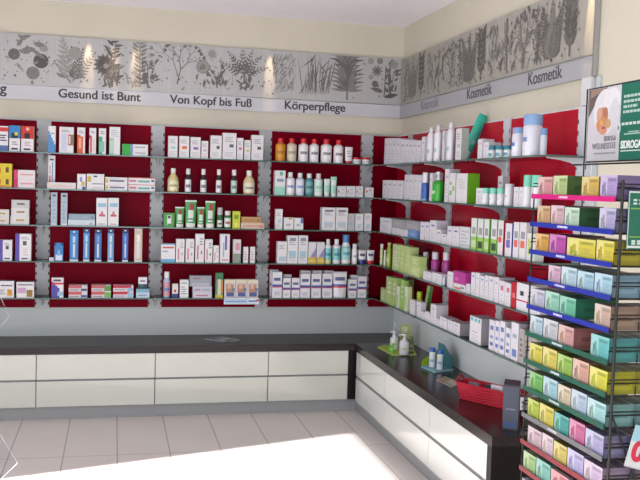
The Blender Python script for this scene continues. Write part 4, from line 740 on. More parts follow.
rr.append(
 [I('b', 379.6, 383, 244, 'slim cream bottle with white cap', body='#c4cf9a', cap='#e6e6ea', label='#d2d9b0', lcol='#8fa45c', capw=.9, caph=.22, neck=.06), I('b', 383.4, 385.8, 250, 'smallest pale bottle in the green set', body='#dfe4cc', cap='#e2e4da', capw=.8, neck=.08),
  I('b', 386.2, 391.2, 242.6, 'olive green bottle', body='#8fae3c', cap='#c4d08a', label='#a4bf5a', lcol='#e4ead0', capw=.7, caph=.12), C(392, 399, 244.4, 'pale green tall carton', lines(.2, .8, .2, .8, 5, '#dfe8c0'), '#c6d99a', d=.06),
  C(399.6, 404.6, 245.4, 'lime green tall carton', lines(.2, .8, .3, .8, 3, '#d6e8a0'), '#c2d68c', d=.06), I('b', 404, 410, 239.6, 'grey-green bottle behind the lime cartons', body='#8f9f84', cap='#7f8f7a', back=.1, capw=.6), C(405, 409.4, 247, 'lime green narrow carton', lines(.2, .8, .3, .8, 3, '#d6e8a0'), '#c6d894', d=.06),
  C(410, 419.6, 266, 'lower lime green carton', lines(.2, .8, .2, .8, 3, '#e4efb4'), '#c9da92', d=.05), C(410.2, 419.4, 256, 'upper lime green carton', lines(.2, .8, .2, .8, 3, '#e4efb4'), '#bdd486', d=.05, on=True)] +
 [I('b', a, c, 252, 'violet bottle with silver cap behind small white cartons', body='#b03f96', cap='#d2d2dc', label='#9a3f92', lcol='#d8a0c4', capw=.82, caph=.26, neck=.1, back=.06) for a, c in ((421.8, 428.4), (430.6, 438.8), (441.4, 449.6))] +
 [wc(423, 431.4, 271.6, 'small square white carton before the violet bottles', d=.05), wc(432, 441.4, 273.4, 'small square white carton before the violet bottles', d=.05), I('b', 442, 446, 275, 'tiny pale bottle before the violet ones', body='#c4d4dc', cap='#a9bccc', d=.03),
  wc(447, 452.4, 271.8, 'white carton beside the magenta one', d=.07), C(453.2, 465, 284, 'white carton with orange print under the magenta one', [(.1, .2, .6, .5, '#e08a4a'), (.6, .4, .9, .7, '#6f8fc0')], '#e4dfe4', d=.06), C(453.4, 465.2, 271.8, 'magenta carton lying on the orange-printed one', [(.1, .2, .4, .5, '#d67ab8')], '#b83c98', on=True, d=.06),
  wc(466, 469.4, 284, 'tiny white carton beside the tall pale row', d=.04)] +
 [C(a, c, t, 'plain carton in the long pale row' if k % 2 else 'blue-topped carton in the long pale row', ([(.3, .8, .7, .88, '#5f78c0')] if k % 2 == 0 else [(.3, .74, .7, .8, '#9a9cb4')]) + lines(.2, .8, .1, .6, 4, '#cfcfd8'), '#e4e2ea', side='#cfcdd6', top='#8a878c', d=.09)
  for k, (a, c, t) in enumerate(((470.6, 474.6, 272.4), (475, 479, 272.8), (479.4, 483.6, 276), (484, 487.8, 275.4), (488.2, 493, 276.4), (493.4, 498, 277.2)))] +
 [C(498.4, 503.8, 281, 'tall white carton with pink spot', [(.3, .6, .8, .8, '#d6708a')] + lines(.2, .8, .1, .5, 3, '#cfcfd8'), '#e4e2ea', top='#8a878c', d=.09), C(504.2, 509.8, 283, 'tall white carton with pink spot', [(.3, .6, .8, .8, '#d6708a')] + lines(.2, .8, .1, .5, 3, '#cfcfd8'), '#e4e2ea', top='#8a878c', d=.09),
  C(510.6, 515.4, 282.4, 'tall red carton', [(.2, .4, .8, .6, '#e07a80')], '#bf2434', d=.09), C(515.9, 527.6, 283.6, 'broad white carton with black emblem and red stripe', [(.3, .55, .6, .72, '#3a3a4a'), (0, .34, 1, .39, '#c03850')], '#e6e4ec', top='#9a979e', d=.1), wc(529, 540, 287, 'white carton with dark emblem behind the tea rack', '#4a4a5c')])
rr.append(
 [C(380.4, 385, 288, 'short light green carton at the corner end', lines(.2, .8, .2, .8, 3, '#dfe8c4'), '#b9cf8f', d=.06), C(385.6, 391.6, 277, 'tall light green carton', lines(.2, .8, .4, .9, 3, '#dfe8c4'), '#b4cc84', d=.07), C(392, 395.6, 278, 'tall light green carton', lines(.2, .8, .4, .9, 3, '#dfe8c4'), '#a9c878', d=.07)] +
 [C(a, c, t, 'slim white and green carton', [(.1, .1, .5, .6, '#a9cf6a'), (.5, .2, .8, .8, '#d4dcc4')], '#e4e8dc', d=.03, side='#c4d4a4') for a, c, t in ((396, 399, 286), (404, 407, 286.4))] +
 [C(399.8, 403.6, 280, 'green carton between the slim white ones', lines(.2, .8, .4, .9, 3, '#d0e0a8'), '#9cc664', d=.03), C(400, 406.6, 278.4, 'broad green carton behind the slim white cartons', lines(.2, .8, .4, .9, 3, '#d0e0a8'), '#a4c870', d=.05, back=.1),
  I('b', 407.6, 414, 290.6, 'yellow-green bottle behind a small white carton', body='#d9dc4a', cap='#b9cf1e', capw=.8, caph=.3, d=.03, back=.045), I('b', 415.6, 422.4, 291.6, 'yellow-green bottle beside the leaning green card', body='#c9d84a', cap='#b4cc1e', capw=.8, caph=.3, d=.03, back=.045),
  wc(409.6, 414.4, 300, 'tiny white carton before the first yellow-green bottle', d=.035), wc(416.6, 420.6, 302, 'tiny white carton before the second yellow-green bottle', d=.035)] +
 [wc(a, c, t, 'small white carton in the low bottom row', '#a4a0c4', d=.07, top='#b4b0b8') for a, c, t in ((421, 424.6, 311.6), (425, 429.6, 312))] +
 [wc(430, 435.6, 304.4, 'taller white carton in the low bottom row', d=.08)] +
 [wc(a, c, t, 'small white carton in the low bottom row', '#a4a0c4', d=.07, top='#b4b0b8') for a, c, t in ((436, 439, 319), (439.4, 446.8, 317.4), (447.4, 452.6, 320.6))] +
 [wc(453, 459.6, 322.8, 'last small white carton before the tall teal-marked one', '#a4a0c4', d=.14, top='#a9a5ac', side='#9a979e'),
  C(469.2, 480.6, 317.2, 'broad white carton with teal marks on top', [(.08, .82, .28, .95, '#5fb0c4'), (.4, .82, .6, .95, '#5fb0c4'), (.7, .82, .9, .95, '#5fb0c4'), (.2, .4, .7, .44, '#d6a9b4')] + lines(.2, .8, .1, .35, 3, '#cfcfd8'), '#e8e6ee', side='#a4a2aa', d=.1)] +
 [C(a, c, t, 'white carton with blue squares', [(.2, .68, .8, .82, '#6f82c0'), (.2, .4, .8, .5, '#8f9fd0'), (.2, .16, .8, .28, '#5f72b8')], '#e6e5ee', side='#d0ced8', d=.08) for a, c, t in ((488.4, 493.6, 320.2), (494, 498.4, 321), (498.8, 503.8, 321.4), (504.6, 509.6, 328))] +
 [C(510, 517.4, 322.8, 'tallest white carton with blue foot', [(.2, .1, .8, .3, '#6f82c0'), (.2, .6, .8, .7, '#a9b0c8')], '#e6e5ee', side='#b4b2bc', d=.09), C(518, 523, 329, 'grey-brown carton with dark print', lines(.2, .8, .2, .8, 4, '#77706c'), '#b4aeac', d=.07), C(523.4, 528.6, 331, 'grey-brown carton with dark print', lines(.2, .8, .2, .8, 4, '#77706c'), '#aca6a6', d=.07), C(529, 535, 331, 'pale brown carton behind the tea rack', lines(.2, .8, .2, .8, 4, '#77706c'), '#b0aaa6', d=.07)])
for si in range(5): shelf_row('R', 0, si, rr[si], FR)

# leaning teal bottle on the top shelf and leaning green card on the bottom shelf
def lean_obj(o, si, px0, py0, px1, py1, look, key, cat, depth=.10, length=.2):
    """stand o's base at one seen point and aim its top at another (both in the shelf's front third)"""
    x = -depth; z = ZS[si] + .006
    y = sol(1, (x, 0, z), px=px0); zt = z + .25; xt = x
    for _ in range(6): xt = sol(0, (x, y, zt), px=px1); zt = sol(2, (xt, y, z), py=py1)
    o.location = (x, y, z + .0); d = Vector((xt - x, 0, zt - z))
    o.rotation_euler = (0, math.atan2(xt - x, zt - z), 0); o.scale = (1, 1, d.length / length)
    LOG.append((o, look, cat, key, y)); return d.length
key = ('R', 0, 0)
b = MB(); w, d, Ln = .062, .036, .235
prof = [(.92, 0, '#2fc0a6'), (1, .006, '#2fc0a6'), (1, .06, '#38c9af'), (1, .10, '#38c9af'), (1.0, Ln * .8, '#2fc0a6'), (.96, Ln * .95, '#2ab39a'), (.8, Ln, '#2ab39a')]
b.lathe([(r * w / 2, z, c) for r, z, c in prof], 28, 0, 0, 1, d / w)
teal = b.build('leaning_bottle', M['plastic'], smooth=True)
lb_ = MB(); lb_.box(-w * .26, w * .22, -d / 2 - .0012, -d / 2 + .0006, .022, .048, '#cfeae2'); lb_.box(-w * .12, w * .2, -d / 2 - .0012, -d / 2 + .0006, .085, .105, '#9ad6c8'); lb_.build('bottle_label', M['carton'], teal)
lean_obj(teal, 0, 463.5, 157, 483.5, 115, 'teal oval bottle leaning on the top shelf of the Kosmetik wall', None, 'bottle', .15, Ln)
b = MB(); b.box(-.011, .011, -.026, .026, 0, .115, '#5f9a4a', front=[]); b.grid((-.0114, .026, 0), (0, -.052, 0), (0, 0, .115), '#6aa552', [(0, .8, 1, 1, '#a9c98f'), (.2, .2, .5, .75, '#c9dcb4'), (.6, .3, .8, .7, '#88b86f')])
card = b.build('leaning_carton', M['carton'])
lean_obj(card, 4, 425.6, 311, 430.6, 286, 'green carton leaning askew on the bottom shelf of the Kosmetik wall', None, 'box', .155, .115)

# ------------------------------------------------------------------ wire rack with tea boxes
RX, RY0, RY1, RB = -.68, -3.627, -4.184, -.47         # strip plane, far end, near end, back
TZ = [1.646 - .1018 * k for k in range(12)]
rack = empty('wire_display_rack', (RX, (RY0 + RY1) / 2, 0)); ro = Vector(rack.location)
def rb(): return MB()
for px_, py_ in ((RX + .012, RY0 + .012), (RX + .012, RY1 - .012), (RB, RY0 + .012), (RB, RY1 - .012)):
    b = MB(); top = 2.045 if px_ == RB else (1.70 if py_ < -4 else 1.645); b.tube([(px_ - ro.x, py_ - ro.y, .012), (px_ - ro.x, py_ - ro.y, top)], (.005 if py_ < -4 else .003), 10); p = b.build('rack_post', M['wire'], rack, smooth=True)
    f = MB(); f.lathe([(.016, 0, '#111111'), (.016, .008, '#111111'), (.009, .014, '#111111')], 14, px_ - ro.x, py_ - ro.y); f.build('foot', M['wire'], p, smooth=True)
STRIP = ['#d0127a', '#1d2e9e', '#1d2e9e', '#1d2e9e', '#1d2e9e', '#175c4a', '#175c4a', '#175c4a', '#77797e', '#94303a', '#94303a', '#94303a']
for k, z in enumerate(TZ):
    b = MB(); zz = z - .010
    loop = [(RX, RY0, zz), (RX, RY1, zz), (RB, RY1, zz), (RB, RY0, zz)]
    b.tube([Vector(q) - ro for q in loop], .003, 6, closed=True)
    for i in range(9): y = RY0 + (RY1 - RY0) * (i + .5) / 9; b.tube([Vector((RX, y, zz)) - ro, Vector((RB, y, zz)) - ro], .0018, 5)
    for yy in (RY0, RY1):                              # end guards
        b.tube([Vector((RX + .1, yy, zz)) - ro, Vector((RX + .1, yy, zz + .03)) - ro], .002, 5); b.tube([Vector((RX + .004, yy - (.003 if yy == RY1 else -.003), zz + .052)) - ro, Vector((RB, yy - (.003 if yy == RY1 else -.003), zz + .052)) - ro], .0024, 6)
        b.tube([Vector(q) - ro for q in ((RX, yy, zz), (RX, yy, z + .03), (RB, yy, z + .03), (RB, yy, zz))], .0024, 6)
    t = b.build('wire_shelf', M['wire'], rack, smooth=True)
    s = MB(); n = 40; x = RX - .004 - ro.x
    art = [(.37 + i * .016, .3, .381 + i * .016, .72, '#e6e3ee') for i in range(8 if k % 2 else 7)]
    col = STRIP[k]; s.box(x - .0012, x, RY1 - ro.y, RY0 - ro.y, zz - .004, zz + .013, col)
    s.grid((x - .0016, RY0 - ro.y, zz - .004), (0, RY1 - RY0, 0), (0, 0, .017), col, art if k < 9 else [])
    s.build('label_strip', M['carton'], t)
b = MB()
for q in (((RB, RY0 + .012, .5), (RB, RY1 - .012, 1.0)), ((RB, RY0 + .012, 1.0), (RB, RY1 - .012, .5))): b.tube([Vector(q[0]) - ro, Vector(q[1]) - ro], .003, 6)
b.build('back_brace', M['wire'], rack, smooth=True)
b = MB(); ye = RY1 - .006
for q in (((RX + .012, ye, .98), (RB, ye, .55)), ((RX + .012, ye, .62), (RB, ye, .98))): b.tube([Vector(q[0]) - ro, Vector(q[1]) - ro], .0035, 6)
b.build('side_brace', M['wire'], rack, smooth=True)
b = MB(); b.tube([Vector((RB, RY0 + .10, 1.765)) - ro, Vector((RB, RY1 - .012, 1.765)) - ro], .0035, 6); b.build('cross_rail', M['wire'], rack, smooth=True)
tag(rack, 'black wire display rack of tea boxes standing at the end of the worktop', 'rack')
def mix(a, b, t): return '#%02x%02x%02x' % tuple(int(int(a[i:i + 2], 16) * (1 - t) + int(b[i:i + 2], 16) * t) for i in (1, 3, 5))
def tea_art(c, c2, v):
    pale = mix(c, '#eef0ee', .45); dk = mix(c, ('#4a4a6a', '#6a7a3a', '#7a4a34')[v % 3], .45)
    return [(.0, .0, .42, 1, pale), (.12, .2, .22, .6, dk), (.2, .32, .32, .72, mix(c, dk, .6)), (.26, .15, .36, .4, mix(c, '#5a8a4a', .35))] + lines(.5, .92, .3, .62, 3, mix(c, '#8a8a96', .35)) + [(.48, .74, .92, .86, mix(c, '#5f6f68', .4)), (.3, .9, 1, 1, mix(c, '#ffffff', .35))]
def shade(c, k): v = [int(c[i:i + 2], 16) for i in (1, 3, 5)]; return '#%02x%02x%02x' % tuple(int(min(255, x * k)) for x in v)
tiers = [
 [(536.4, 551, '#e0969a', 'pink'), (551.6, 565.6, '#b4cc7a', 'light green', '#4f6f3a'), (580, 597, '#ddb44a', 'golden yellow'), (598.4, 615.6, '#b39ad6', 'purple')],
 [(536, 548.6, '#d6a46a', 'tan orange'), (549.4, 562.4, '#dfb4c0', 'pale pink'), (563, 577.6, '#bfe0c4', 'pale green', '#3f6a4a'), (597.6, 615.4, '#b4aede', 'lavender')],
 [(533.8, 547, '#e0a03a', 'orange'), (547.8, 564, '#c23fa8', 'magenta'), (565.4, 593.6, '#e2d23a', 'wide yellow'), (594.6, 613.4, '#e0cf34', 'yellow')],
 [(547, 559, '#d8a9c4', 'pink and white'), (559.8, 575, '#b4d8ea', 'pale blue'), (575.8, 592, '#9fcfe6', 'light blue'), (592.8, 612.2, '#a4d2ea', 'sky blue')],
 [(529.4, 543, '#c4c4dc', 'pale lavender'), (543.6, 557.4, '#8fd6bc', 'mint'), (558, 574, '#5fc09a', 'jade green', '#2f7a5f'), (592.8, 611.4, '#d0b09a', 'beige')],
 [(528.8, 541, '#b4d6e4', 'pale blue'), (541.8, 556, '#c9ced4', 'grey-white'), (556.8, 572, '#d89a98', 'salmon pink', '#a86a6a'), (589, 608.2, '#5fc4c4', 'turquoise')],
 [(528, 540.6, '#e0d43a', 'bright yellow'), (541.2, 555.2, '#e2d04a', 'yellow and white'), (555.8, 570.4, '#8fc43a', 'leaf green'), (571, 587, '#dca48a', 'salmon and beige'), (587.8, 605.4, '#e2dc34', 'lemon yellow')],
 [(528, 541, '#5fb84a', 'grass green'), (541.6, 555.6, '#9fd0e0', 'light blue'), (556.2, 569, '#d9c9a4', 'cream'), (569.6, 585, '#b4cce4', 'grey-blue'), (585.6, 604, '#9fdcdc', 'pale cyan')],
 [(526.4, 537.4, '#b4cc2a', 'lime'), (538, 552, '#dccb3f', 'mustard yellow'), (552.6, 567, '#2fa49a', 'teal'), (567.6, 583, '#d65f98', 'rose pink'), (583.6, 601.6, '#b4b0e0', 'lavender')],
 [(526.4, 540, '#d8b4c0', 'pale pink'), (540.6, 551.4, '#e0c4d0', 'blush pink'), (552, 565, '#dcc854', 'yellow'), (565.6, 581.6, '#bcb4e8', 'lilac'), (582.2, 600.4, '#d9bce0', 'mauve')],
 [(522, 534, '#9fcc7a', 'apple green'), (534.6, 548.6, '#6fc4b0', 'sea green'), (549.2, 570, '#d8707a', 'red'), (570.6, 598.4, '#e0909a', 'rose')],
 [(520.4, 546, '#7a6f9a', 'dark violet'), (546.6, 570, '#9a8fc0', 'violet'), (570.6, 597.4, '#b4a4cc', 'pale violet')]]
TN = ['pink-stripped tier', 'upper blue-stripped tier', 'second blue-stripped tier', 'third blue-stripped tier', 'lowest blue-stripped tier', 'upper green-stripped tier', 'middle green-stripped tier', 'lower green-stripped tier', 'grey-stripped tier', 'upper red-stripped tier', 'second red-stripped tier', 'lowest red-stripped tier']
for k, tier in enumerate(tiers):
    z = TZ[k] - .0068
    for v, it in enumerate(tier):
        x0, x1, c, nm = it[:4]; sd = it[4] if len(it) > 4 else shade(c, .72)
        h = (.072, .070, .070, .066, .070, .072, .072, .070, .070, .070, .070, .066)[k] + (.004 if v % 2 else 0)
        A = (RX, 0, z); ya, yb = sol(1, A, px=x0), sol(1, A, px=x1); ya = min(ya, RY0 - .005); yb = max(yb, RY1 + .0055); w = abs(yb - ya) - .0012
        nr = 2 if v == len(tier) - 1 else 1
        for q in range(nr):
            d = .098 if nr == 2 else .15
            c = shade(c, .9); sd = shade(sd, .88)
            o = carton(w, d, h, mix(c, '#d8d8da', .12), tea_art(c, shade(c, 1.2), k + v) if q == 0 else (), side=sd, top=shade(c, .62), sart=[(.1, .2, .9, .8, shade(sd, 1.12))] + lines(.2, .8, .4, .6, 2, shade(sd, .8)), name='tea_box')  # tops and sides in darker tones: shade put into the box colour
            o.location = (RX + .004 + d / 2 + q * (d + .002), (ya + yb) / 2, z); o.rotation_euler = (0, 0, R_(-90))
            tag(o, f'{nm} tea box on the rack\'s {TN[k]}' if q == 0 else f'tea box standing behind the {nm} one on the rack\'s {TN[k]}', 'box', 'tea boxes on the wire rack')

# poster on top of the rack
po = empty('poster_board', (RB - .0105, (RY0 + RY1) / 2, 1.77)); W_, H_ = .60, .272; q0 = Vector(po.location)
y0 = sol(1, (RB - .014, 0, 1.9), px=587)
b = MB(); 
b.box(-.003, .003, y0 - W_ - q0.y, y0 - q0.y, 0, H_); b.build('backing_board', M['wire'], po)
def pr(u, v, e=0): return Vector((-.0034 - e, y0 - q0.y - u * W_, v * H_))
b = MB()
def pgrid(u0, u1, v0, v1, c, e=0): b.add([pr(u0, v0, e), pr(u1, v0, e), pr(u1, v1, e), pr(u0, v1, e)], c)
def pell(u, v, ru, rv, c, e, n=24, a0=0, rot=0):
    P_ = []
    for i in range(n): t = 2 * math.pi * i / n + a0; x, y = ru * math.cos(t), rv * math.sin(t); P_.append(pr(u + x * math.cos(rot) - y * math.sin(rot) * H_ / W_, v + x * math.sin(rot) * W_ / H_ + y * math.cos(rot), e))
    b.add(P_, c)
UB = (y0 - sol(1, (RB - .014, 0, 1.9), px=620)) / W_
pgrid(.008, UB, .02, .98, '#d6d3d8'); pgrid(UB, .992, .02, .98, '#14705a')
b.add([pr(.012, .6, .0002), pr(.012, .975, .0002), pr(.22, .975, .0002), pr(.12, .86, .0002), pr(.06, .72, .0002)], '#6a5c56'); b.add([pr(.03, .86, .0003), pr(.03, .97, .0003), pr(.2, .97, .0003)], '#a08478')
pell(.2, .66, .13, .30, '#e4e2e6', .0004, rot=.1); pell(.27, .8, .09, .16, '#e9e7ea', .0005); pell(.30, .62, .05, .2, '#dcdae0', .0006)
pell(.175, .6, .06, .12, '#c98d70', .0007); pell(.17, .49, .062, .10, '#d6915f', .0008); pell(.14, .64, .03, .08, '#d8a58e', .0009); pell(.205, .65, .025, .07, '#b87a62', .00095); pell(.185, .43, .045, .07, '#d99a80', .0010); pell(.24, .5, .03, .06, '#d0a878', .00105); pell(.165, .52, .018, .03, '#e0b468', .0011); pell(.19, .45, .02, .018, '#a4523c', .0012)
pell(UB - .012, .43, .024, .085, '#d9dce0', .0012); pell(UB - .012, .43, .010, .03, '#7f9a92', .0014)
b.build('printed_sheet', M['carton'], po)
def ptext(t, u, v, size, mat, wid=None, bold=0):
    p = pr(u, v, .0013); return lettering(t, po, size, mat, p, (R_(90), 0, R_(-90)), width=wid, bold=bold)
US = (y0 - sol(1, (RB - .014, 0, 1.8), px=620.5)) / W_
ptext('SIDROGA', US, .165, .046, M['white_ink'], abs(sol(1, (RB - .014, 0, 1.8), px=620.5) - sol(1, (RB - .014, 0, 1.8), px=641)), .0010)
ptext('SIDROGA', UB - .16, .275, .032, M['ink_pale'], .075); ptext('WELLNESSTEE', UB - .29, .175, .038, M['ink_pale'], .155)
b = MB(); 
def seg(u0, u1, v0, v1, c, e=.0012): b.add([pr(u0, v0, e), pr(u1, v0, e), pr(u1, v1, e), pr(u0, v1, e)], c)
for i, (u1, v) in enumerate(((UB + .2, .80), (UB + .24, .735), (UB + .17, .67), (UB + .22, .605))):
    x = UB + .03
    while x < u1: l = .018 + .02 * ((i * 7 + int(x * 100)) % 3) / 2; seg(x, min(u1, x + l), v, v + .035, '#b9d6ca'); x += l + .006
x = UB + .02
while x < .62: seg(x, x + .03, .455, .49, '#d2e4dc'); x += .038
seg(UB + .05, .62, .335, .35, '#b9d6ca'); seg(UB + .09, .56, .36, .375, '#a4c8ba'); seg(UB + .02, .79, .125, .14, '#dfece6')
x = .10
while x < UB - .03: seg(x, x + .014, .105, .128, '#a4a4ac'); x += .018
b.build('small_print', M['carton'], po)
tag(po, 'SIDROGA poster with white towel photo beside green text, above the tea rack', 'poster')

# green notice and red zero card hung on the rack's near end
ny = RY1 - .012
def px_e(px, py): p = on(1, ny, px, py); return p
a, c = px_e(628.5, 191), px_e(626.5, 249)
nb = empty('hanging_notice', (a.x, ny - .003, c.z)); hh = a.z - c.z
b = MB(); b.box(0, .16, -.002, .002, 0, hh, '#1a6a56', front=[(.02, .02, 1, .06, '#d6dcd8'), (0, 0, .02, 1, '#c9d6d0'), (0, .97, 1, 1, '#cfdcd6'), (.05, .20, 1, .225, '#7fae4a'), (.05, .69, 1, .715, '#7fae4a')] + [(.10 + i * .12, v, .18 + i * .12, v + .035, '#cfe0d8') for v in (.77, .83, .12, .08) for i in range(7)]); b.build('notice_sheet', M['carton'], nb)
b = MB(); b.tube([(.03, .0045, hh - .02), (.03, .0105, hh - .02)], .003, 6); b.tube([(.13, .0045, hh - .02), (.13, .0105, hh - .02)], .003, 6); b.build('hook', M['wire'], nb)
tag(nb, 'dark green notice with pale lines hung on the near end of the tea rack', 'sign')
p = px_e(622, 465); nb = empty('price_card', (p.x, ny - .010, p.z)); nb.rotation_euler = (0, R_(15), 0)
b = MB(); b.box(0, .12, -.0015, .0015, 0, .135, '#d8dde2', front=[(0, .62, 1, 1, '#9fd0e0'), (0, 0, 1, .04, '#c4c4cc')]); b.build('card_sheet', M['carton'], nb)
zr = lettering('0', nb, .086, M['red_ink'], (.012, -.0024, .026), (R_(90), 0, 0), bold=.004)
b = MB(); b.tube([(.06, .003, .12), (.06, .012, .12)], .003, 6); b.build('hook', M['wire'], nb)
tag(nb, 'tilted white and blue card with red 0 on the rack\'s near end', 'sign')
p = on(1, RY0 + .02, 520.4, 409)
b = MB(); b.box(-.014, .014, -.0015, .0015, 0, .048, '#dedfe4', front=[(.1, .2, .9, .3, GY), (.1, .55, .6, .68, DK)]); t_ = b.build('price_tag', M['carton']); t_.location = (RX + .014, RY0 + .022, sol(2, (RX + .01, RY0 + .02, 0), py=410)); tag(t_, 'small white price tag on the far front corner of the tea rack', 'tag')
# ------------------------------------------------------------------ things on the worktops
ZW = ZCT + .0004
def at_top(px, py, z=ZCT): return on(2, z, px, py)
# lime tray card with cosmetics
P = [at_top(*q) for q in ((380.5, 346), (390, 344.5), (415.5, 352.5), (415, 355), (392, 355))]
cx, cy = sum(p.x for p in P) / 5, sum(p.y for p in P) / 5
b = MB(); pts = [(-.322, -.62), (-.245, -.545), (-.10, -.79), (-.135, -.925), (-.31, -.925)]
lo = [(x - cx, y - cy, .0) for x, y in pts]; hi = [(x, y, .006) for x, y, _ in lo]
b.add(hi[::-1], '#b9cf4a'); b.add(lo, '#9fb43c')
for i in range(5): j = (i + 1) % 5; b.add([lo[i], lo[j], hi[j], hi[i]], '#dfe6a0')
tr = b.build('display_tray', M['carton'], loc=(cx, cy, ZW)); tag(tr, 'lime green display tray standing on the dark worktop near the corner', 'tray')
ZT = ZW + .0064
def stand(kind, px, wpx, top, x, look, nm=None, z=ZT, rz=R_(-25), depth=None, **kw):
    """article at depth x from the side wall whose base column is px"""
    y = sol(1, (x, 0, z), px=px); y0, y1 = sol(1, (x, 0, z), px=px - wpx / 2), sol(1, (x, 0, z), px=px + wpx / 2)
    dist = (Vector((x, y, z)) - CP).dot(CF); w = wpx * dist / FPX; h = sol(2, (x, y, z), py=top) - z
    o = KIND[kind](w, depth or w * .8, h, **kw); o.location = (x, y, z); o.rotation_euler = (0, 0, rz); tag(o, look, CAT[kind], 'cosmetics on the lime tray' if z == ZT else None); return o
stand('p', 394, 8.5, 331.3, -.235, 'white pump bottle with green label at the back of the lime tray', body='#e2e3e6', pump='#eceef0', label='#dfe6da', lcol='#7fc04a')
stand('p', 404, 10, 334, -.225, 'larger white pump bottle at the front of the lime tray', body='#dfe0e4', pump='#eceef0', label='#e2e4e4', lcol='#c4d0b4')
stand('c', 398.6, 6, 343, -.29, 'small bright green carton between the two pump bottles', body=None, base='#5fc02c', art=[(.2, .3, .8, .7, '#a4e07a')]) if False else None
o = carton(.034, .022, .048, '#5fc02c', [(.2, .3, .8, .7, '#a4e07a')]); o.location = (-.292, -.845, ZT); o.rotation_euler = (0, 0, R_(-25)); tag(o, 'small bright green carton in front of the pump bottles on the lime tray', 'box', 'cosmetics on the lime tray')
stand('b', 410.5, 6, 336, -.16, 'dark green bottle at the wall side of the lime tray', body='#5f7a3a', cap='#8a9a6a', label='#a9bc7a', lcol='#5f7a3a', capw=.7)
b = MB(); b.box(-.045, .045, -.002, .002, 0, .165, '#c9d29a', front=[(0, .55, 1, 1, '#b9c884'), (.1, .62, .6, .9, '#dfe6c0'), (.2, .1, .8, .4, '#9aa484')]); o = b.build('display_card', M['carton'], loc=(-.125, -.66, ZT)); o.rotation_euler = (0, 0, R_(-20)); tag(o, 'pale green card standing at the back of the lime tray', 'card')
stand('p', 402.5, 6, 326.5, -.215, 'grey-white pump bottle behind the others on the lime tray', body='#c4c8c8', pump='#b9c0c0', label='#ccd0d0', lcol='#a4b0a4').location.y += .17

# teal display stand with two white tubes
b = MB()
A = [at_top(424.5, 367.5), at_top(437, 372.5), at_top(452, 370)]
sx, sy = -.16, -1.42
base = [(-.245, -1.33), (-.215, -1.50), (-.065, -1.43), (-.09, -1.27)]
lo = [(x - sx, y - sy, 0) for x, y in base]; hi = [(x, y, .012) for x, y, _ in lo]
b.add(hi[::-1], '#8fc4cc'); b.add(lo, '#6fa4ac')
for i in range(4): j = (i + 1) % 4; b.add([lo[i], lo[j], hi[j], hi[i]], '#a9d6de')
dsp = b.build('display_stand', M['carton'], loc=(sx, sy, ZW))
b = MB(); bk = [(-.115 - sx, -1.275 - sy), (-.085 - sx, -1.437 - sy)]
b.add([(*bk[0], .0122), (*bk[1], .0122), (*bk[1], .085), (bk[0][0] * .6 + bk[1][0] * .4, bk[0][1] * .6 + bk[1][1] * .4, .15), (*bk[0], .155)], '#4f8f98'); 
q = .006; b.add([(bk[0][0] + q, bk[0][1], .0122), (bk[1][0] + q, bk[1][1], .0122), (bk[1][0] + q, bk[1][1], .085), (bk[0][0] * .6 + bk[1][0] * .4 + q, bk[0][1] * .6 + bk[1][1] * .4, .15), (bk[0][0] + q, bk[0][1], .155)][::-1], '#4f8f98'); b.build('back_card', M['carton'], dsp)
b = MB(); b.add([(-.245 - sx, -1.33 - sy, .0125), (-.09 - sx, -1.268 - sy, .0125), (-.10 - sx, -1.262 - sy, .11), (-.235 - sx, -1.318 - sy, .045)], '#a9cf2a'); b.add([(-.245 - sx, -1.325 - sy, .0125), (-.09 - sx, -1.263 - sy, .0125), (-.10 - sx, -1.257 - sy, .11), (-.235 - sx, -1.313 - sy, .045)][::-1], '#9fc42a'); b.build('side_card', M['carton'], dsp)
tag(dsp, 'teal and lime cardboard display stand holding two white tubes on the worktop', 'display stand')
for x, y, look in ((-.19, -1.375, 'white tube with blue cap, nearer the corner on the teal stand'), (-.165, -1.448, 'white tube with blue cap, nearer the basket on the teal stand')):
    o = bottle(.040, .028, .124, '#dfe6ee', '#2f62c8', '#dfe8f0', '#8fb4d8', .92, .19, .05, (.1, .8)); o.location = (x, y, ZW + .0125); o.rotation_euler = (0, 0, R_(-30)); tag(o, look, 'tube', 'white tubes on the teal stand'); o.name = 'cosmetic_tube'

# leaflets
def leaflet(pts, cols, look, z=ZW):
    c = [sum(p[i] for p in pts) / len(pts) for i in (0, 1)]
    b = MB(); U = Vector((pts[1][0] - pts[0][0], pts[1][1] - pts[0][1], 0)); V = Vector((pts[3][0] - pts[0][0], pts[3][1] - pts[0][1], 0)); O = Vector((pts[0][0] - c[0], pts[0][1] - c[1], 0))
    b.grid(O, U, V, cols[0]); b.grid(O + Vector((0, 0, .0025)), U, V, cols[0], [(.05, .1, .45, .5, cols[1]), (.5, .15, .95, .3, cols[2]), (.5, .4, .95, .85, cols[3]), (.05, .6, .42, .9, cols[2])])
    for a, q in ((O, U), (O + U, V), (O + U + V, -U), (O + V, -V)): b.add([a, a + q, a + q + Vector((0, 0, .0025)), a + Vector((0, 0, .0025))], '#d0cdd0')
    return tag(b.build('leaflet', M['carton'], loc=(c[0], c[1], z)), look, 'leaflet')
pt = lambda *q: (at_top(*q).x, at_top(*q).y)
leaflet([pt(436, 380.5), pt(452, 388), pt(461, 382), pt(445, 376.5)], ['#c9b9b0', '#b98f6a', '#8fa45c', '#d8d0cc'], 'printed leaflet lying on the worktop before the red basket')
leaflet([pt(204, 339.2), pt(222, 342), pt(240, 339.6), pt(222, 337)], ['#aeb0bd', '#5a5f74', '#8f93a4', '#c9cad4'], 'grey leaflet lying on the dark worktop of the back run')
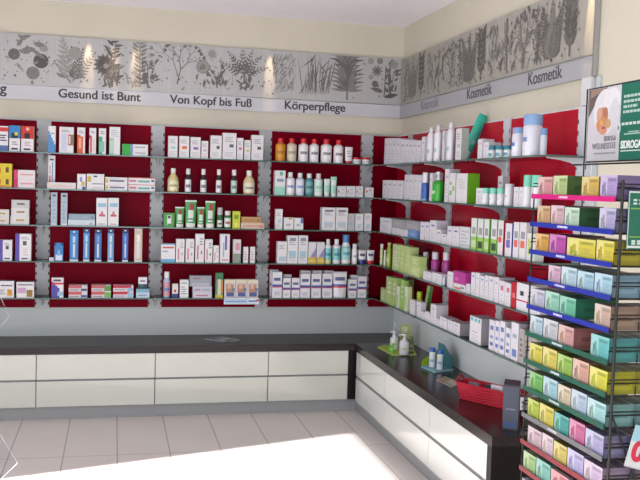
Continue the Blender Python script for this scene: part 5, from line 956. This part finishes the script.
leaflet([pt(222, 341.3), pt(233, 342.6), pt(240.5, 340.8), pt(230, 339.6)], ['#8a8278', '#4a4438', '#6f675c', '#a49c92'], 'brown leaflet lying on the grey one on the back worktop', ZW + .003)

# red woven basket
bc = Vector((-.165, -2.12, ZW)); ang = math.atan2(-2.368 + 2.133, -.177 + .313)
bw = .13; bh = .088
p0 = Vector((-.313, -2.125, 0)); dv = Vector((math.cos(ang), math.sin(ang), 0)); nv = Vector((-dv.y, dv.x, 0))
p0 = Vector((-.345, -2.13, 0)); bl = .40
cen = p0 + dv * bl / 2 + nv * bw / 2
bk_ = empty('basket', (cen.x, cen.y, ZW), ang)
def rrect(l, w, r, n=8):
    out = []
    for sx_, sy_, a0 in ((1, 1, 0), (-1, 1, 90), (-1, -1, 180), (1, -1, 270)):
        for i in range(n): a = R_(a0 + 90 * i / (n - 1)); out.append((sx_ * (l / 2 - r) + r * math.cos(a), sy_ * (w / 2 - r) + r * math.sin(a)))
    return out
def resample(pts, N):
    L_ = [0]
    for i in range(len(pts)): a, c = pts[i], pts[(i + 1) % len(pts)]; L_.append(L_[-1] + math.hypot(c[0] - a[0], c[1] - a[1]))
    out = []
    for k in range(N):
        t = L_[-1] * k / N; i = max(j for j in range(len(pts)) if L_[j] <= t); f = (t - L_[i]) / max(1e-9, L_[i + 1] - L_[i]); a, c = pts[i], pts[(i + 1) % len(pts)]
        out.append((a[0] + (c[0] - a[0]) * f, a[1] + (c[1] - a[1]) * f))
    return out
N = 88; rowsn = 12; b = MB(); rg = []
for j in range(rowsn + 1):
    t = j / rowsn; base = resample(rrect(bl * (.90 + .10 * t), bw * (.84 + .16 * t), .03), N); ring = []
    for k, (x, y) in enumerate(base):
        l = math.hypot(x, y); e = .0022 * (1 if (k // 2 + j) % 2 else -1) if 0 < j < rowsn else 0
        ring.append((x * (1 + e / l), y * (1 + e / l), .002 + bh * t))
    rg.append(ring)
for j in range(rowsn):
    for k in range(N): b.add([rg[j][k], rg[j][(k + 1) % N], rg[j + 1][(k + 1) % N], rg[j + 1][k]])
inn = [[(x * .965, y * .93, z) for x, y, z in r] for r in (rg[-1], rg[0])]; inn[1] = [(x, y, .006) for x, y, z in inn[1]]
for k in range(N):
    b.add([rg[-1][k], rg[-1][(k + 1) % N], inn[0][(k + 1) % N], inn[0][k]]); b.add([inn[0][k], inn[0][(k + 1) % N], inn[1][(k + 1) % N], inn[1][k]])
b.add(inn[1]); b.add([(x, y, .002) for x, y, z in rg[0]][::-1]); b.build('woven_body', M['weave'], bk_)
b = MB(); b.tube([(x, y, bh + .003) for x, y in resample(rrect(bl, bw, .03), 48)], .006, 7, closed=True); b.build('rim', M['weave'], bk_, smooth=True)
for s in (-1, 1):
    b = MB(); b.tube([(s * bl / 2 + s * .004, -.035 + .07 * i / 10, bh + .004 + .026 * math.sin(math.pi * i / 10)) for i in range(11)], .005, 7); b.build('handle', M['weave'], bk_, smooth=True)
tag(bk_, 'red woven oblong basket standing on the worktop beside the dark upright box', 'basket')
cols = [('#e6e4ea', 'white'), ('#8a8f9c', 'grey'), ('#4a4f5c', 'dark grey'), ('#b9a48a', 'tan')]
for i, (u, v, c) in enumerate(((.05, -.01, 0), (-.11, .0, 1), (-.02, .03, 2), (.13, .0, 3))):
    o = carton(.07, .02, .086 if i else .104, cols[c][0], [(.1, .6, .9, .8, shade(cols[c][0], .75))]); o.location = cen + dv * u + nv * v + Vector((0, 0, ZW + .0065)); o.rotation_euler = (0, 0, ang + (.1, -.15, .05, .2)[i]); tag(o, f'{cols[c][1]} packet sticking out of the red basket', 'box', 'packets in the red basket')

# tall dark box with pale marks
a, c = Vector((-.344, -2.752, 0)), Vector((-.282, -2.792, 0)); u = (c - a); w = u.length; ang2 = math.atan2(u.y, u.x); nn = Vector((-u.y, u.x, 0)).normalized()
h = sol(2, (a.x, a.y, ZW), py=384) - ZW; d = .062
b = MB(); art = [(.22 + .16 * i, .44, .32 + .16 * i, .475, '#8a95a8') for i in range(4)] + [(.12, .07, .44, .17, '#3f5f98'), (.52, .07, .86, .17, '#3f5f98'), (.12, .055, .9, .065, '#7a86a0'), (.0, .96, 1, 1, '#2c2430')]
b.grid((-w / 2, -d / 2, 0), (w, 0, 0), (0, .0, h), '#4b5264', art); b.grid((-w / 2, -d / 2, h), (w, 0, 0), (0, d * .55, .018), '#3a2c38')
b.add([(-w / 2, d / 2, 0), (-w / 2, -d / 2, 0), (-w / 2, -d / 2, h), (-w / 2, d * .05, h + .018), (-w / 2, d / 2, h + .008)], '#343a48'); b.add([(w / 2, -d / 2, 0), (w / 2, d / 2, 0), (w / 2, d / 2, h + .008), (w / 2, d * .05, h + .018), (w / 2, -d / 2, h)], '#343a48')
b.grid((-w / 2, d * .05, h + .018), (w, 0, 0), (0, d * .45, -.010), '#2c2430'); b.grid((w / 2, d / 2, 0), (-w, 0, 0), (0, 0, h + .008), '#2c2430'); b.grid((-w / 2, d / 2, 0), (w, 0, 0), (0, -d, 0), '#2c2430')
o = b.build('display_box', M['carton']); mid = (a + c) / 2 + nn * d / 2; o.location = (mid.x, mid.y, ZW); o.rotation_euler = (0, 0, ang2); tag(o, 'tall dark slate box with row of pale marks at the worktop end', 'box')

# blue and white shelf card clipped under the picture cartons
xa, xb_ = sol(0, (0, -DB - .004, ZS[4]), px=224), sol(0, (0, -DB - .004, ZS[4]), px=259)
zt, zb = ZS[4] + .006, sol(2, ((xa + xb_) / 2, -DB - .004, 0), py=304.3)
b = MB(); b.box(0, xb_ - xa, -.0015, .0015, 0, zt - zb, '#dfe6ee', front=[(0, .75, .72, .85, '#7fb4e0'), (.03, .3, .66, .62, '#7fa8d8'), (.7, .4, .95, .62, '#3f5fb0'), (.93, .45, 1, .8, '#c04a60'), (.72, .66, .92, .78, '#e8eaf0'), (.05, .08, .9, .18, '#b9cce4')]); o = b.build('shelf_card', M['carton'], loc=(xa, -DB - .0028, zb)); tag(o, 'blue and white promotional card on the bottom shelf edge, Kopf bis Fuß bay', 'card')

# clear acrylic leaflet stand by the camera, two tilted pockets reaching into view
st = empty('leaflet_stand', (-3.02, -4.0, 0))
so = Vector(st.location)
b = MB(); b.tube([(0, 0, .015), (0, 0, 1.25)], .012, 12); b.build('pole', M['chrome'], st, smooth=True)
b = MB(); b.lathe([(.17, 0, '#888888'), (.17, .008, '#888888'), (.02, .016, '#888888')], 32); b.build('base_plate', M['chrome'], st, smooth=True)
def pocket(corners):
    b = MB(); e = MB()
    Q = [Vector(q) - so for q in corners]; b.add(Q); b.add([q + Vector((.0, .003, 0)) for q in Q][::-1])
    o = b.build('clear_pocket', M['acrylic'], st); e.tube(Q, .0007, 6, closed=True); e.build('pocket_edge', M['acrylic_edge'], o)
Yp = -4.0
f = lambda px, py, y=Yp: tuple(on(1, y, px, py))
pocket([f(-26, 262), f(2, 300), f(9, 317), f(0, 327), f(-30, 345)])
pocket([f(-26, 400), f(1, 436), f(17.5, 463), f(0, 480), f(-30, 500)])
tag(st, 'clear acrylic leaflet stand whose pockets poke in before the back run', 'stand')

# ------------------------------------------------------------------ labels of the goods
ORD = ['first', 'second', 'third', 'fourth', 'fifth', 'sixth', 'seventh', 'eighth', 'ninth', 'tenth']
BAYN = {('B', 1): 'end bay', ('B', 2): 'Gesund ist Bunt bay', ('B', 3): 'Kopf bis Fuß bay', ('B', 4): 'Körperpflege bay', ('R', 0): 'Kosmetik wall'}
by = {}
for rec in LOG: by.setdefault((rec[1], rec[3]), []).append(rec)
for (look, key), recs in by.items():
    recs.sort(key=lambda r: -r[4])
    for n, (o, _, cat, k, mid) in enumerate(recs):
        if k is None: tag(o, look, cat); continue
        where = f'{SH[k[2]]} shelf, {BAYN[k[0], k[1]]}'
        lab = f'{look}, {where}' if len(recs) == 1 else f'{look}, {ORD[n]} from corner, {where}'
        ws = __import__('re').findall(r"[A-Za-z0-9][A-Za-z0-9'’-]*", lab)
        if len(ws) > 16: print('LONG', len(ws), lab)
        if o.name.startswith('refill_pouch'): cat = 'pouch'
        tag(o, lab, cat, f'goods on the {SH[k[2]]} shelf, {BAYN[k[0], k[1]]}')
for o, *_ in LOG:
    if '_h' in o: del o['_h']

# ------------------------------------------------------------------ light
def area(name, loc, rot, sx_, sy_, e, col=(1, 1, 1)):
    l = bpy.data.lights.new(name, 'AREA'); l.shape = 'RECTANGLE'; l.size = sx_; l.size_y = sy_; l.energy = e; l.color = col
    o = bpy.data.objects.new(name, l); COL.objects.link(o); o.location = loc; o.rotation_euler = rot; return o
s = bpy.data.lights.new('sun', 'SUN'); s.energy = 15; s.angle = R_(.9); s.color = (1, .97, .93)
so_ = bpy.data.objects.new('sun', s); COL.objects.link(so_); so_.rotation_euler = SUN.to_track_quat('-Z', 'Y').to_euler()
area('daylight_shop_window', (-2.35, YF + .05, 1.5), (R_(90), 0, 0), 3.6, 2.2, 82, (.92, .96, 1))
area('daylight_entrance', (XL + .03, -4.4, 1.15), (R_(90), 0, R_(-90)), 4.2, 2.2, 62, (.94, .97, 1))
wd = bpy.data.worlds.new('world'); bpy.context.scene.world = wd; wd.use_nodes = True
bg = wd.node_tree.nodes['Background']; bg.inputs['Color'].default_value = (.75, .85, 1, 1); bg.inputs['Strength'].default_value = 1.0
for i, (wall, px, e) in enumerate((('B', 88.5, 1.6), ('B', 114, 1.0), ('B', 136, 1.4), ('B', 270, 1.5), ('R', 592, 1.8))):
    if wall == 'B': p = on(1, -.02, px, 60); loc = Vector((p.x, -.10, 2.88)); tgt = Vector((p.x, -.018, 2.46))
    else: p = on(0, -.02, px, 30); loc = Vector((-.10, p.y + .02, 2.88)); tgt = Vector((-.018, p.y + .02, 2.46))
    l = bpy.data.lights.new('halogen_light', 'SPOT'); l.energy = e * 26; l.spot_size = R_(15); l.spot_blend = 1; l.color = (1, .72, .42); l.shadow_soft_size = .004
    o = bpy.data.objects.new('halogen_light', l); COL.objects.link(o); o.location = loc; o.rotation_euler = (tgt - loc).to_track_quat('-Z', 'Y').to_euler()
sc = bpy.context.scene
sc.view_settings.view_transform = 'Standard'; sc.view_settings.look = 'None'; sc.view_settings.exposure = 0; sc.view_settings.gamma = 1
sc.cycles.use_denoising = True; sc.cycles.max_bounces = 10; sc.cycles.transparent_max_bounces = 24; sc.cycles.caustics_reflective = False; sc.cycles.caustics_refractive = False
